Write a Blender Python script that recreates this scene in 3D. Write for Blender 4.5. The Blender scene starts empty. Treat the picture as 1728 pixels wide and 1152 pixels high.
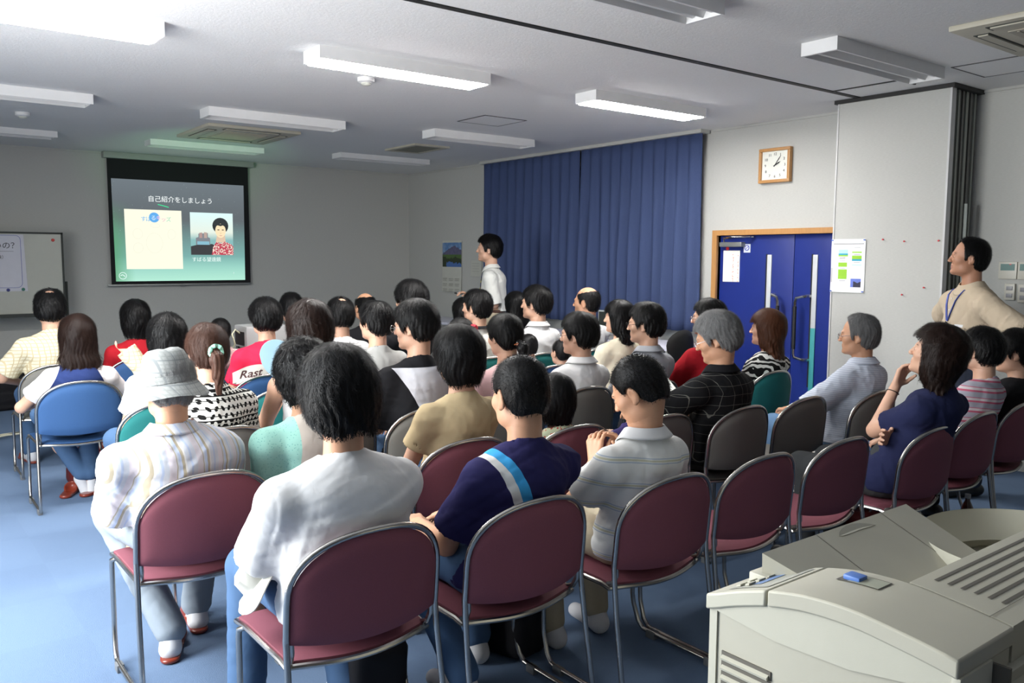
import bpy, bmesh, math, random
import numpy as np
from mathutils import Vector, Matrix
from mathutils.bvhtree import BVHTree
PI = math.pi
SC = bpy.context.scene
COL = SC.collection
random.seed(4)

# ------------------------------------------------------------------ camera
CAM = np.array([-6.6594, -11.1984, 1.54])
FPX = 1425.79
_yaw, _pit, _rol = math.radians(37.6687), math.radians(-5.6488), math.radians(0.262)
_f = np.array([math.sin(_yaw)*math.cos(_pit), math.cos(_yaw)*math.cos(_pit), math.sin(_pit)])
_r = np.array([math.cos(_yaw), -math.sin(_yaw), 0.0]); _u = np.cross(_r, _f)
_r, _u = math.cos(_rol)*_r+math.sin(_rol)*_u, -math.sin(_rol)*_r+math.cos(_rol)*_u
cam = bpy.data.cameras.new('camera'); camo = bpy.data.objects.new('camera', cam); COL.objects.link(camo)
m = Matrix(((_r[0], _u[0], -_f[0], CAM[0]), (_r[1], _u[1], -_f[1], CAM[1]), (_r[2], _u[2], -_f[2], CAM[2]), (0, 0, 0, 1)))
camo.matrix_world = m
cam.sensor_width = 36; cam.lens = 36*FPX/1728; cam.clip_start = .05; cam.clip_end = 60
SC.camera = camo
def ray(U, V): return _f+_r*(U-864)/FPX-_u*(V-576)/FPX
def onz(U, V, z): d = ray(U, V); return CAM+d*((z-CAM[2])/d[2])
def onx(U, V, x=0.): d = ray(U, V); return CAM+d*((x-CAM[0])/d[0])
def ony(U, V, y=0.): d = ray(U, V); return CAM+d*((y-CAM[1])/d[1])
HC = 2.786

# ------------------------------------------------------------------ light and exposure
SC.view_settings.view_transform = 'Standard'; SC.view_settings.look = 'None'
SC.view_settings.gamma = 1; SC.view_settings.exposure = 0.06
SC.view_settings.use_curve_mapping = False
w = bpy.data.worlds.new('world'); SC.world = w; w.use_nodes = True
bgn = w.node_tree.nodes['Background']; bgn.inputs[0].default_value = (.62, .78, 1, 1); bgn.inputs[1].default_value = 1.0
def area(name, loc, rot, sx, sy, power, col):
    l = bpy.data.lights.new(name, 'AREA'); l.shape = 'RECTANGLE'; l.size = sx; l.size_y = sy; l.energy = power; l.color = col
    o = bpy.data.objects.new(name, l); o.location = loc; o.rotation_euler = rot; COL.objects.link(o); return o
WIN_P, CEILING_FILL_P, TUBE_E = 290, 185, 80.0
def aim(d): return Vector(d).to_track_quat('-Z', 'Z').to_euler()
area('daylight_left_window', (-8.25, -7.7, 1.75), aim((1, .0, -1.7)), 3.2, 1.7, WIN_P, (.92, .97, 1))
area('ceiling_fill_left_window', (-8.2, -7.7, 1.5), aim((1, 0, 1.1)), 3.2, 1.3, CEILING_FILL_P, (1, .97, .92))  # added fill lamp, aimed up from the window to brighten the ceiling

# ------------------------------------------------------------------ shader helpers
class S:
    """a shader value that can be written in formulas"""
    def __init__(s, nt, sock): s.nt, s.k = nt, sock
    def op(s, o, *a):
        n = s.nt.nodes.new('ShaderNodeMath'); n.operation = o
        for i, x in enumerate((s,)+a):
            if isinstance(x, S): s.nt.links.new(x.k, n.inputs[i])
            else: n.inputs[i].default_value = x
        return S(s.nt, n.outputs[0])
    def __add__(s, b): return s.op('ADD', b)
    __radd__ = __add__
    def __sub__(s, b): return s.op('SUBTRACT', b)
    def __rsub__(s, b): return (s*-1)+b
    def __mul__(s, b): return s.op('MULTIPLY', b)
    __rmul__ = __mul__
    def __truediv__(s, b): return s.op('DIVIDE', b)
    def lt(s, b): return s.op('LESS_THAN', b)
    def gt(s, b): return s.op('GREATER_THAN', b)
    def mod(s, b): return s.op('FLOORED_MODULO', b)
    def abs(s): return s.op('ABSOLUTE')
    def sin(s): return s.op('SINE')
    def min(s, b): return s.op('MINIMUM', b)
    def max(s, b): return s.op('MAXIMUM', b)
    def band(s, a, b): return s.gt(a)*s.lt(b)
class Mat:
    def __init__(s, name, col=(.5, .5, .5), rough=.6, **kw):
        s.m = bpy.data.materials.new(name); s.m.use_nodes = True; s.nt = s.m.node_tree; s.b = s.nt.nodes['Principled BSDF']
        s.b.inputs['Base Color'].default_value = (*col, 1); s.b.inputs['Roughness'].default_value = rough
        for k, v in kw.items(): s.b.inputs[k.replace('_', ' ')].default_value = v
        s._xyz = None; s._bump = None
    def node(s, t, **kw):
        n = s.nt.nodes.new(t)
        for k, v in kw.items(): n.inputs[k.replace('_', ' ')].default_value = v
        return n
    def co(s):
        if not s._xyz:
            s.tc = s.nt.nodes.new('ShaderNodeTexCoord'); sp = s.nt.nodes.new('ShaderNodeSeparateXYZ'); s.nt.links.new(s.tc.outputs['Object'], sp.inputs[0])
            s._xyz = [S(s.nt, o) for o in sp.outputs]
        return s._xyz
    def vec(s, x, y, z):
        n = s.nt.nodes.new('ShaderNodeCombineXYZ')
        for i, a in enumerate((x, y, z)):
            if isinstance(a, S): s.nt.links.new(a.k, n.inputs[i])
            else: n.inputs[i].default_value = a
        return n.outputs[0]
    def noise(s, scale, detail=2, v=None, dist=0., rough=.5):
        s.co(); n = s.node('ShaderNodeTexNoise', Scale=scale, Detail=detail, Distortion=dist, Roughness=rough)
        s.nt.links.new(v if v is not None else s.tc.outputs['Object'], n.inputs['Vector']); return S(s.nt, n.outputs[0])
    def voronoi(s, scale, v=None, feature='F1', out=0):
        s.co(); n = s.node('ShaderNodeTexVoronoi', Scale=scale); n.feature = feature
        s.nt.links.new(v if v is not None else s.tc.outputs['Object'], n.inputs['Vector']); return S(s.nt, n.outputs[out])
    def mix(s, a, b, fac):
        n = s.nt.nodes.new('ShaderNodeMix'); n.data_type = 'RGBA'
        ins = [i for i in n.inputs if i.type == 'RGBA']
        for i, c in zip(ins, (a, b)):
            if isinstance(c, tuple): i.default_value = (*c, 1)
            else: s.nt.links.new(c, i)
        if isinstance(fac, S): s.nt.links.new(fac.k, n.inputs[0])
        else: n.inputs[0].default_value = fac
        return [o for o in n.outputs if o.type == 'RGBA'][0]
    def color(s, sock): s.nt.links.new(sock, s.b.inputs['Base Color']); return s
    def bump(s, h, strength=.3, dist=.005):
        n = s.node('ShaderNodeBump', Strength=strength, Distance=dist); s.nt.links.new(h.k, n.inputs['Height'])
        if s._bump: s.nt.links.new(s._bump, n.inputs['Normal'])
        s._bump = n.outputs[0]; s.nt.links.new(s._bump, s.b.inputs['Normal']); return s
def emis(name, col, st):
    m = Mat(name, (0, 0, 0) if st > 3 else col); m.b.inputs['Emission Color'].default_value = (*col, 1); m.b.inputs['Emission Strength'].default_value = st
    return m
def plain(name, col, rough=.6, bump=0, scale=200, **kw):
    m = Mat(name, col, rough, **kw)
    if bump: m.bump(m.noise(scale, 3), bump, .002)
    n = m.noise(9, 2); c2 = tuple(c*.9 for c in col); m.color(m.mix(col, c2, n)); return m

# ------------------------------------------------------------------ mesh builder
class MB:
    def __init__(s): s.v = []; s.f = []; s.mi = []
    def add(s, vs, fs, mi=0):
        o = len(s.v); s.v += [tuple(map(float, p)) for p in vs]; s.f += [tuple(i+o for i in f) for f in fs]; s.mi += [mi]*len(fs); return s
    def box(s, a, b, mi=0, bev=0.):
        x0, y0, z0 = a; x1, y1, z1 = b
        if bev > 0:
            bm = bmesh.new(); bmesh.ops.create_cube(bm, size=1)
            for v in bm.verts: v.co = Vector(((v.co.x+.5)*(x1-x0)+x0, (v.co.y+.5)*(y1-y0)+y0, (v.co.z+.5)*(z1-z0)+z0))
            bmesh.ops.bevel(bm, geom=list(bm.edges), offset=bev, segments=2, affect='EDGES', profile=.6)
            bm.verts.index_update(); s.add([v.co for v in bm.verts], [[v.index for v in f.verts] for f in bm.faces], mi); bm.free(); return s
        return s.add([(x0, y0, z0), (x1, y0, z0), (x1, y1, z0), (x0, y1, z0), (x0, y0, z1), (x1, y0, z1), (x1, y1, z1), (x0, y1, z1)],
                     [(0, 3, 2, 1), (4, 5, 6, 7), (0, 1, 5, 4), (1, 2, 6, 5), (2, 3, 7, 6), (3, 0, 4, 7)], mi)
    def tube(s, pts, r, n=8, mi=0, closed=False, flat=1.):
        P = [Vector(p) for p in pts]; N = len(P); rs = r if isinstance(r, (list, tuple)) else [r]*N
        T = []
        for i in range(N):
            a = P[(i-1) % N] if (i > 0 or closed) else P[i]; b = P[(i+1) % N] if (i < N-1 or closed) else P[i]
            T.append((b-a).normalized())
        up = Vector((0, 0, 1)) if abs(T[0].z) < .9 else Vector((0, 1, 0))
        n0 = (up-T[0]*up.dot(T[0])).normalized(); vs = []
        for i in range(N):
            n0 = (n0-T[i]*n0.dot(T[i])).normalized(); b0 = T[i].cross(n0)
            for k in range(n):
                a = 2*PI*k/n; vs.append(P[i]+(n0*math.cos(a)*flat+b0*math.sin(a))*rs[i])
        fs = []
        for i in range(N if closed else N-1):
            j = (i+1) % N
            for k in range(n): fs.append((i*n+k, i*n+(k+1) % n, j*n+(k+1) % n, j*n+k))
        if not closed: fs += [tuple(range(n))[::-1], tuple((N-1)*n+k for k in range(n))]
        return s.add(vs, fs, mi)
    def lathe(s, prof, c=(0, 0, 0), n=24, mi=0):
        vs = []; fs = []
        for r, z in prof:
            for k in range(n): a = 2*PI*k/n; vs.append((c[0]+r*math.cos(a), c[1]+r*math.sin(a), c[2]+z))
        for i in range(len(prof)-1):
            for k in range(n): fs.append((i*n+k, i*n+(k+1) % n, (i+1)*n+(k+1) % n, (i+1)*n+k))
        fs += [tuple(range(n))[::-1], tuple((len(prof)-1)*n+k for k in range(n))]
        return s.add(vs, fs, mi)
    def grid(s, fn, nu, nv, mi=0, wrap=False):
        vs = [fn(i/nu, j/nv) for i in range(nu+1) for j in range(nv+1)]
        fs = [(i*(nv+1)+j, (i+1)*(nv+1)+j, (i+1)*(nv+1)+j+1, i*(nv+1)+j+1) for i in range(nu) for j in range(nv)]
        return s.add(vs, fs, mi)
    def prism(s, poly, ext, mi=0):
        """poly: list of 3-D points; ext: extrusion vector"""
        n = len(poly); e = Vector(ext); vs = [Vector(p) for p in poly]+[Vector(p)+e for p in poly]
        return s.add(vs, [tuple(range(n))[::-1], tuple(range(n, 2*n))]+[(i, (i+1) % n, n+(i+1) % n, n+i) for i in range(n)], mi)
    def build(s, name, mats, parent=None, smooth=True, fix=True):
        me = bpy.data.meshes.new(name); me.from_pydata(s.v, [], s.f)
        for mm in (mats if isinstance(mats, (list, tuple)) else [mats]): me.materials.append(mm.m if isinstance(mm, Mat) else mm)
        me.polygons.foreach_set('material_index', s.mi)
        if fix:
            bm = bmesh.new(); bm.from_mesh(me); bmesh.ops.recalc_face_normals(bm, faces=bm.faces); bm.to_mesh(me); bm.free()
        me.update()
        if smooth:
            me.polygons.foreach_set('use_smooth', [True]*len(me.polygons))
            try: me.set_sharp_from_angle(angle=math.radians(38))
            except Exception: pass
        o = bpy.data.objects.new(name, me); COL.objects.link(o)
        if parent: o.parent = parent
        return o
def tag(o, label=None, cat=None, group=None, kind=None):
    for k, v in (('label', label), ('category', cat), ('group', group), ('kind', kind)):
        if v: o[k] = v
    return o
def struct(o): o['kind'] = 'structure'; return o
def empty(name, loc, label, cat, group=None, rz=0):
    o = bpy.data.objects.new(name, None); o.location = loc; o.rotation_euler = (0, 0, rz); COL.objects.link(o); o.empty_display_size = .1
    return tag(o, label, cat, group)
def textmesh(body, size, thick=.0, depth=.001, align='CENTER'):
    cu = bpy.data.curves.new('t', 'FONT'); cu.body = body; cu.size = size; cu.align_x = align; cu.align_y = 'CENTER'; cu.offset = thick; cu.extrude = depth; cu.resolution_u = 3
    o = bpy.data.objects.new('t', cu); COL.objects.link(o); dg = bpy.context.evaluated_depsgraph_get()
    me = o.evaluated_get(dg).to_mesh(); V = [tuple(v.co) for v in me.vertices]; F = [tuple(p.vertices) for p in me.polygons]
    o.evaluated_get(dg).to_mesh_clear(); bpy.data.objects.remove(o); bpy.data.curves.remove(cu)
    return V, F
def put(V, org, ex, ey, ez):
    org, ex, ey, ez = map(np.array, (org, ex, ey, ez)); return [tuple(org+ex*v[0]+ey*v[1]+ez*v[2]) for v in V]

# ------------------------------------------------------------------ room
wallm = Mat('wall_fabric', (.50, .50, .475), .9)
x, y, z = wallm.co(); wallm.b.inputs['Specular IOR Level'].default_value = .2; nn = wallm.noise(1.0, 3, wallm.vec(x*40, y*40, z*260)); wallm.color(wallm.mix((.56, .56, .53), (.46, .46, .435), nn)); wallm.bump(nn, .25, .002)
ceilm = Mat('ceiling_rock_wool', (.7, .7, .69), .95)
n1 = ceilm.noise(55, 5, rough=.7); n2 = ceilm.voronoi(70)
ceilm.color(ceilm.mix((.76, .76, .755), (.86, .86, .85), n1)); ceilm.bump(n1, .5, .004); ceilm.bump(n2.lt(.22), .4, .003)
carp = Mat('blue_carpet', (.1, .16, .28), .95)
x, y, z = carp.co()
tile = ((x*2).op('FLOOR')+(y*2).op('FLOOR')).mod(2.0)
nf = carp.noise(420, 2); nb = carp.noise(1.2, 2)
c0 = carp.mix((.075, .12, .205), (.19, .27, .40), nf); c1 = carp.mix((.085, .13, .215), (.17, .245, .37), nf)
carp.b.inputs['Specular IOR Level'].default_value = .15; carp.color(carp.mix(c0, c1, tile)); carp.bump(nf, .6, .004)
X0, Y0 = -8.3, -13.5
def slab(name, a, b, mt, **k): return struct(MB().box(a, b, **k).build(name, mt, smooth=False))
slab('floor', (X0-.3, Y0-.3, -.1), (.4, .3, 0), carp)
slab('ceiling', (X0-.3, Y0-.3, HC), (.4, .3, HC+.1), ceilm)
slab('wall_front', (X0-.3, 0, 0), (.3, .15, HC), wallm)
DY0, DY1, DZ = -7.36, -5.86, 1.765
def walls_with_hole(name, boxes):
    mb = MB()
    for a, b in boxes: mb.box(a, b)
    return struct(mb.build(name, wallm, smooth=False))
walls_with_hole('wall_right', [((0, Y0, 0), (.15, DY0, HC)), ((0, DY0, DZ), (.15, DY1, HC)), ((0, DY1, 0), (.15, -5.45, HC)), ((0, -5.45, 0), (.15, -2.2, .85)), ((0, -5.45, 2.6), (.15, -2.2, HC)), ((0, -2.2, 0), (.15, 0, HC))])
walls_with_hole('wall_left', [((X0-.15, Y0, 0), (X0, -9.8, HC)), ((X0-.15, -9.8, 0), (X0, -6.2, .75)), ((X0-.15, -9.8, 2.65), (X0, -6.2, HC)), ((X0-.15, -6.2, 0), (X0, 0, HC))])
slab('wall_back', (X0-.3, Y0-.15, 0), (.3, Y0, HC), plain('dark_rear_wall', (.16, .15, .14), .8))
# thin trims
trimm = plain('trim_vinyl', (.52, .52, .49), .5)
slab('trim_1', (X0, -.012, HC-.02), (0, 0, HC), trimm)
slab('trim_2', (-.012, -5.72, HC-.02), (0, -.012, HC), trimm); slab('trim_3', (-.012, Y0, HC-.02), (0, -5.76, HC), trimm)
basem = plain('grey_baseboard', (.12, .12, .13), .5)
slab('baseboard_front', (X0, -.012, 0), (-.02, 0, .06), basem)
slab('baseboard_right', (-.012, -5.78, 0), (0, -.02, .06), basem)
blackm = plain('black_gap', (.01, .01, .01), .6)
black = blackm
alum = Mat('grey_aluminium', (.33, .34, .33), .4, Metallic=.7)
chrome = Mat('chrome', (.6, .58, .55), .16, Metallic=1.)
white = plain('white_painted_steel', (.8, .8, .8), .4)
# ceiling tracks of the folding partition
tr = MB()
for a, b in [((-8.3, -7.56), (-.45, -7.515)), ((-.85, -8.07), (-.83, -7.515)), ((-.85, -8.07), (-.62, -8.055))]:
    tr.box((a[0], a[1], HC-.006), (b[0], b[1], HC+.001))
o = tr.build('partition_track', black, smooth=False); tag(o, 'thin black partition track running across the white ceiling', 'ceiling track')
o.name = 'trim_4'; struct(o); del o['label']; del o['category']
# ------------------------------------------------------------------ folding partition, parked by the door
pt = empty('folding_partition', (-.2, -7.8, 0), 'grey fabric folding partition stacked beside the blue double door', 'partition')
def ch(o, p):
    o.parent = p; o.matrix_parent_inverse = Matrix.Translation(p.location).inverted(); return o
ch(MB().box((-.45, -8.235, .02), (-.40, -7.375, HC-.03)).build('panel', wallm, smooth=False), pt)
ch(MB().box((-.455, -8.25, .02), (-.395, -8.235, HC-.03)).box((-.455, -7.375, .02), (-.395, -7.362, HC-.03)).build('edge_strip', plain('pale_edge', (.6, .6, .6), .4), smooth=False), pt)
slatm = Mat('partition_edges', (.16, .16, .15), .45, Metallic=.3)
sl = MB(); xx = -.39
k = 0
while xx < -.02:
    wdt = .022 if k % 3 else .034
    sl.box((xx, -8.235+.01*(k % 2)+.0*k, .02), (xx+wdt, -7.38, HC-.03), mi=(1 if k % 4 == 2 else 0)); xx += wdt+.005; k += 1
sl.box((-.395, -8.2, .02), (-.02, -7.4, HC-.04), mi=2)
ch(sl.build('stacked_panel_edges', [slatm, plain('light_edge', (.32, .34, .30), .5), black], smooth=False), pt)
ch(MB().box((-.47, -8.27, HC-.03), (.0, -7.34, HC-.001)).build('head_rail', black, smooth=False), pt)
ch(MB().tube([(-.2, -8.27, 1.1), (-.2, -8.27, 1.95)], .012).build('pull_bar', plain('pale_bar', (.55, .6, .55), .4)), pt)
pinm = plain('pin_red', (.7, .03, .04), .4)
for i, (u_, v_) in enumerate([(1491, 404), (1527, 407), (1585, 406), (1560, 485), (1523, 497)]):
    p = onx(u_, v_, -.452); o = MB().lathe([(.001, 0), (.004, .001), (.003, .008), (.007, .014), (.006, .016)], n=8).build('push_pin', pinm); o.location = p; o.rotation_euler = (0, -PI/2, 0)
    tag(o, ['red push pin, leftmost of the top row on the grey partition', 'red push pin, middle of the top row on the grey partition', 'red push pin near the right edge of the grey partition, top row', 'red push pin, right of the two lower ones on the partition', 'red push pin, left of the two lower ones on the partition'][i], 'push pin')
# schedule poster on the partition
paper = plain('white_paper', (.82, .83, .84), .7)
P0 = np.array((-.456, -7.36, 1.70)); pw, ph = .29, .42
pm = Mat('schedule_print', (.8, .8, .8), .6)
x, y, z = pm.co(); U = (y*-1-7.36)/pw; Vv = (1.70-z)/ph
col = (.85, .86, .87)
def rect(c, u0, u1, v0, v1):
    global cur
    cur = pm.mix(cur, c, U.band(u0, u1)*Vv.band(v0, v1))
cur = pm.mix(col, col, 0.)
rect((.05, .05, .06), .06, .95, .085, .095)
for u0, u1, v0, v1, c in [(.22, .5, .2, .27, (.45, .75, .85)), (.22, .5, .27, .3, (.02, .35, .5)), (.22, .5, .3, .325, (.30, .6, .03)), (.62, .9, .235, .26, (.30, .6, .03)), (.62, .9, .31, .375, (.30, .6, .03)), (.62, .9, .375, .41, (.02, .35, .5)), (.62, .9, .47, .5, (.6, .8, .88)),
    (.22, .48, .44, .52, (.30, .6, .03)), (.22, .48, .57, .75, (.30, .6, .03)), (.6, .9, .74, .9, (.14, .2, .62))]: rect(c, u0, u1, v0, v1)
cur = pm.mix(cur, (.02, .02, .05), U.band(.68, .9)*Vv.band(.79, .9)*(Vv-.79+(U-.8).abs()*.3).gt(.03))
pm.color(cur)
o = MB().grid(lambda a, b: (P0[0]-.002*math.sin(b*7), P0[1]-pw*a, P0[2]-ph*b), 6, 6).build('schedule_poster', pm, smooth=False, fix=False); tag(o, 'white schedule poster with green and blue blocks pinned to the partition', 'poster')
ptx = MB()
V, F = textmesh('-- ---- -- ----', .012); ptx.add(put(V, (P0[0]-.004, P0[1]-.14, P0[2]-.026), (0, -1, 0), (0, 0, 1), (-1, 0, 0)), F)
for (du, dv) in [(.33, .34), (.33, .36), (.33, .405), (.76, .29), (.76, .43), (.33, .54), (.35, .78), (.33, .16), (.76, .16)]:
    ptx.box((P0[0]-.0045, P0[1]-pw*(du+.1), P0[2]-ph*(dv+.006)), (P0[0]-.003, P0[1]-pw*(du-.08), P0[2]-ph*dv))
ptx.v = ptx.v; o2 = ptx.build('printed_lines', plain('grey_ink', (.25, .25, .28), .7), o, smooth=False)
pinb = plain('pin_blue', (.03, .12, .6), .4)
for du, dv in ((.03, .02), (.97, .02), (.03, .98), (.97, .98)):
    MB().box((P0[0]-.012, P0[1]-pw*du-.006, P0[2]-ph*dv-.004), (P0[0]-.001, P0[1]-pw*du+.006, P0[2]-ph*dv+.004)).build('corner_pin', pinb, o, smooth=False)

# ------------------------------------------------------------------ double door
woodm = Mat('orange_wood', (.5, .25, .09), .45); x, y, z = woodm.co(); g = woodm.noise(6, 4, woodm.vec(x*1, y*12, z*1.5)); woodm.color(woodm.mix((.55, .29, .10), (.42, .20, .07), g))
bluem = plain('blue_door_paint', (.012, .028, .21), .38)
df = MB().box((-.03, DY1, 0), (.12, DY1+.055, DZ+.05)).box((-.03, DY0-.2, DZ), (.12, DY1, DZ+.05)); struct(df.build('door_frame', woodm, smooth=False)).name = 'trim_5'
SEAM = -6.69
stripm = plain('vision_strip', (.62, .64, .66), .25)
tealm = plain('teal_strip', (.06, .35, .36), .4)
for i, (a, b) in enumerate(((SEAM+.003, DY1-.002), (DY0-.17, SEAM-.003))):
    d = empty('door_%d' % (i+1), (.05, (a+b)/2, 0), ['left leaf of the blue double door, with a door closer on top', 'right leaf of the blue double door, next to the partition'][i], 'door')
    d['kind'] = 'structure'; del d['label']; del d['category']
    ch(MB().box((.03, a, .005), (.07, b, DZ-.004), bev=.002).build('door_leaf', bluem), d)
    ys = -6.425 if i == 0 else -6.90
    ch(MB().box((.018, ys-.035, .93 if i else .4), (.034, ys+.012, 1.58), bev=.003).build('window_strip', stripm), d)
    ch(MB().box((.016, ys+.012, .4), (.03, ys+.024, 1.585)).build('strip_bead', black, smooth=False), d)
    if i: ch(MB().box((.018, ys-.035, .3), (.034, ys+.012, .93), bev=.003).build('lower_strip', tealm), d)
    hy = -6.60 if i == 0 else -6.78; s_ = 1 if i == 0 else -1
    hy2 = hy+.1*s_
    pts = [(.03, hy2, 1.215), (-.03, hy2-.01*s_, 1.215), (-.055, hy2-.03*s_, 1.21), (-.065, hy+.01*s_, 1.195), (-.065, hy, 1.16), (-.065, hy, .70), (-.065, hy+.01*s_, .665), (-.055, hy2-.03*s_, .65), (-.03, hy2-.01*s_, .645), (.03, hy2, .645)]
    h = ch(MB().tube(pts, .014).build('door_handle', chrome), d)
    MB().tube([(-.065, hy, 1.12), (-.065, hy, .74)], .017).build('grip', black, h)
    h.children[0].matrix_parent_inverse = Matrix.Identity(4)
slab('wall_corridor', (.12, DY0-.3, 0), (.15, DY1+.1, DZ+.1), bluem)
clo = empty('door_closer', (0, -6.05, 1.71), 'grey hydraulic door closer at the top of the blue left door leaf', 'door closer')
ch(MB().box((-.04, -6.16, 1.655), (.028, -5.90, 1.70), bev=.008).build('body', alum), clo)
ch(MB().tube([(-.03, -5.95, 1.70), (-.03, -5.95, 1.735), (-.10, -6.1, 1.745), (.0, -6.27, 1.745)], .008).tube([(-.04, -5.94, 1.74), (-.06, -6.28, 1.748)], .01, flat=.5).build('arm', chrome), clo)
ns = Mat('notice_print', (.85, .85, .8), .6); x, y, z = ns.co()
ns.color(ns.mix((.84, .84, .78), (.75, .18, .12), (ns.noise(90, 1).gt(.56))*(y.band(-6.085, -6.075).max(y.band(-6.03, -6.015)))*z.lt(1.6)))
o = MB().box((.024, -6.10, 1.32), (.029, -5.905, 1.62)).build('door_notice', ns, smooth=False); tag(o, 'tall white notice with red handwriting on the left door leaf', 'notice')
o = MB().lathe([(.001, 0), (.018, 0), (.018, .004), (.001, .004)], n=16).build('door_magnet', pinm); o.location = (.03, -5.95, 1.64); o.rotation_euler = (0, -PI/2, 0); tag(o, 'round red magnet above the tall notice on the blue door', 'magnet')
o = MB().box((.026, -6.215, 1.60), (.03, -6.14, 1.68)).build('no_smoking_sticker', plain('sticker_white', (.75, .78, .85), .4), smooth=False); tag(o, 'small white sticker with a round pictogram on the blue door', 'sticker')
mb = MB().tube([(.024, -6.178+.024*math.cos(a), 1.645+.024*math.sin(a)) for a in np.linspace(0, 2*PI, 17)[:-1]], .004, 5, closed=True).tube([(.024, -6.178+.02, 1.628), (.024, -6.178-.02, 1.662)], .003, 5)
mb.build('pictogram', plain('ink_blue', (.1, .12, .5), .5), o)

# ------------------------------------------------------------------ clock
ck = empty('wall_clock', (0, -6.5, 2.38), 'square wooden wall clock with a white face above the blue doors', 'clock')
cy, cz, cw, chh = -6.497, 2.385, .165, .155
fr = MB()
for a, b in [((-cw, -chh), (cw, -chh+.028)), ((-cw, chh-.028), (cw, chh)), ((-cw, -chh+.028), (-cw+.028, chh-.028)), ((cw-.028, -chh+.028), (cw, chh-.028))]:
    fr.box((-.05, cy+a[0], cz+a[1]), (-.005, cy+b[0], cz+b[1]), bev=.006)
ch(fr.build('clock_frame', woodm), ck)
ch(MB().box((-.03, cy-cw+.02, cz-chh+.02), (-.005, cy+cw-.02, cz+chh-.02)).build('dial', plain('dial_white', (.84, .85, .78), .4), smooth=False), ck)
nm = MB()
for k in range(1, 13):
    a = PI/2-k*PI/6; V, F = textmesh(str(k), .034); q = max(abs(math.cos(a)), abs(math.sin(a))); rr = .105/q if q > .9 else .112
    nm.add(put(V, (-.0315, cy-rr*math.cos(a)*.98, cz+rr*math.sin(a)*.95), (0, -1, 0), (0, 0, 1), (-1, 0, 0)), F)
ch(nm.build('numerals', plain('ink', (.1, .1, .1), .5), smooth=False), ck)
def hand(ang, ln, wd):
    a = PI/2-ang; dy, dz = -math.cos(a), math.sin(a); b = np.array((0, dy, dz)); n_ = np.array((0, -dz, dy))*wd; c = np.array((-.036, cy, cz))
    return [tuple(c-b*.015-n_), tuple(c-b*.015+n_), tuple(c+b*ln*.7+n_*1.2), tuple(c+b*ln), tuple(c+b*ln*.7-n_*1.2)]
ch(MB().prism(hand(math.radians(36), .105, .0025), (.003, 0, 0)).build('minute_hand', black, smooth=False), ck)
ch(MB().prism(hand(math.radians(62), .065, .004), (.003, 0, 0)).build('hour_hand', black, smooth=False), ck)

# ------------------------------------------------------------------ curtains
curm = Mat('blue_curtain', (.05, .09, .24), .85); curm.b.inputs['Specular IOR Level'].default_value = .15; n_ = curm.noise(300, 2); curm.color(curm.mix((.040, .058, .135), (.07, .10, .21), n_)); curm.bump(n_, .2, .001)
def curtain(name, y0, y1, nf, seed, label):
    rr = random.Random(seed); ph = [rr.uniform(-.6, .6) for _ in range(nf+2)]
    def fn(a, b):
        t = a*nf; i = int(t); p_ = ph[i]*(1-(t-i))+ph[i+1]*(t-i)
        amp = (.012+.035*min(1, b*1.6))*(1+.5*p_); w_ = math.sin(2*PI*t+p_*b*2)
        xx = -.10-amp*w_-.008*math.sin(4.6*PI*t+3*b+p_*3)*b
        if b < .05: xx = -.10-.012*abs(math.sin(PI*t))
        return (xx, y0+(y1-y0)*a+.012*math.sin(2*PI*t+1)*b, HC-.012-(HC-.012-.815)*b)
    o = MB().grid(fn, nf*12, 16).build(name, curm, fix=False); sol = o.modifiers.new('s', 'SOLIDIFY'); sol.thickness = .003
    return tag(o, label, 'curtain')
curtain('curtain', -2.09, -3.95, 11, 1, 'dark blue pleated curtain hanging nearest the front corner')
curtain('curtain', -3.975, -5.715, 11, 2, 'blue pleated curtain hanging next to the double door')
slab('trim_6', (-.16, -5.74, HC-.035), (-.03, -2.06, HC-.001), trimm)
wn = empty('window_1', (.1, -3.8, 1.7), 'w', 'w'); wn['kind'] = 'structure'; del wn['label']; del wn['category']
fm = MB()
for yy in (-5.44, -4.38, -3.3, -2.24): fm.box((.02, yy-.02, .85), (.08, yy+.02, 2.6))
fm.box((.02, -5.45, .85), (.08, -2.2, .89)).box((.02, -5.45, 2.56), (.08, -2.2, 2.6))
ch(fm.build('window_frame', alum, smooth=False), wn)
shut = plain('closed_shutter', (.2, .2, .22), .7)
ch(MB().box((.1, -5.45, .85), (.12, -2.2, 2.6)).build('shutter', shut, smooth=False), wn)
wn = empty('window_2', (X0-.08, -8.6, 1.7), 'w', 'w'); wn['kind'] = 'structure'; del wn['label']; del wn['category']
fm = MB()
for yy in (-9.78, -8.9, -8.0, -7.1, -6.22): fm.box((X0-.1, yy-.02, .75), (X0-.04, yy+.02, 2.65))
fm.box((X0-.1, -9.8, .75), (X0-.04, -6.2, .79)).box((X0-.1, -9.8, 2.61), (X0-.04, -6.2, 2.65))
ch(fm.build('window_frame', alum, smooth=False), wn)

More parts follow.
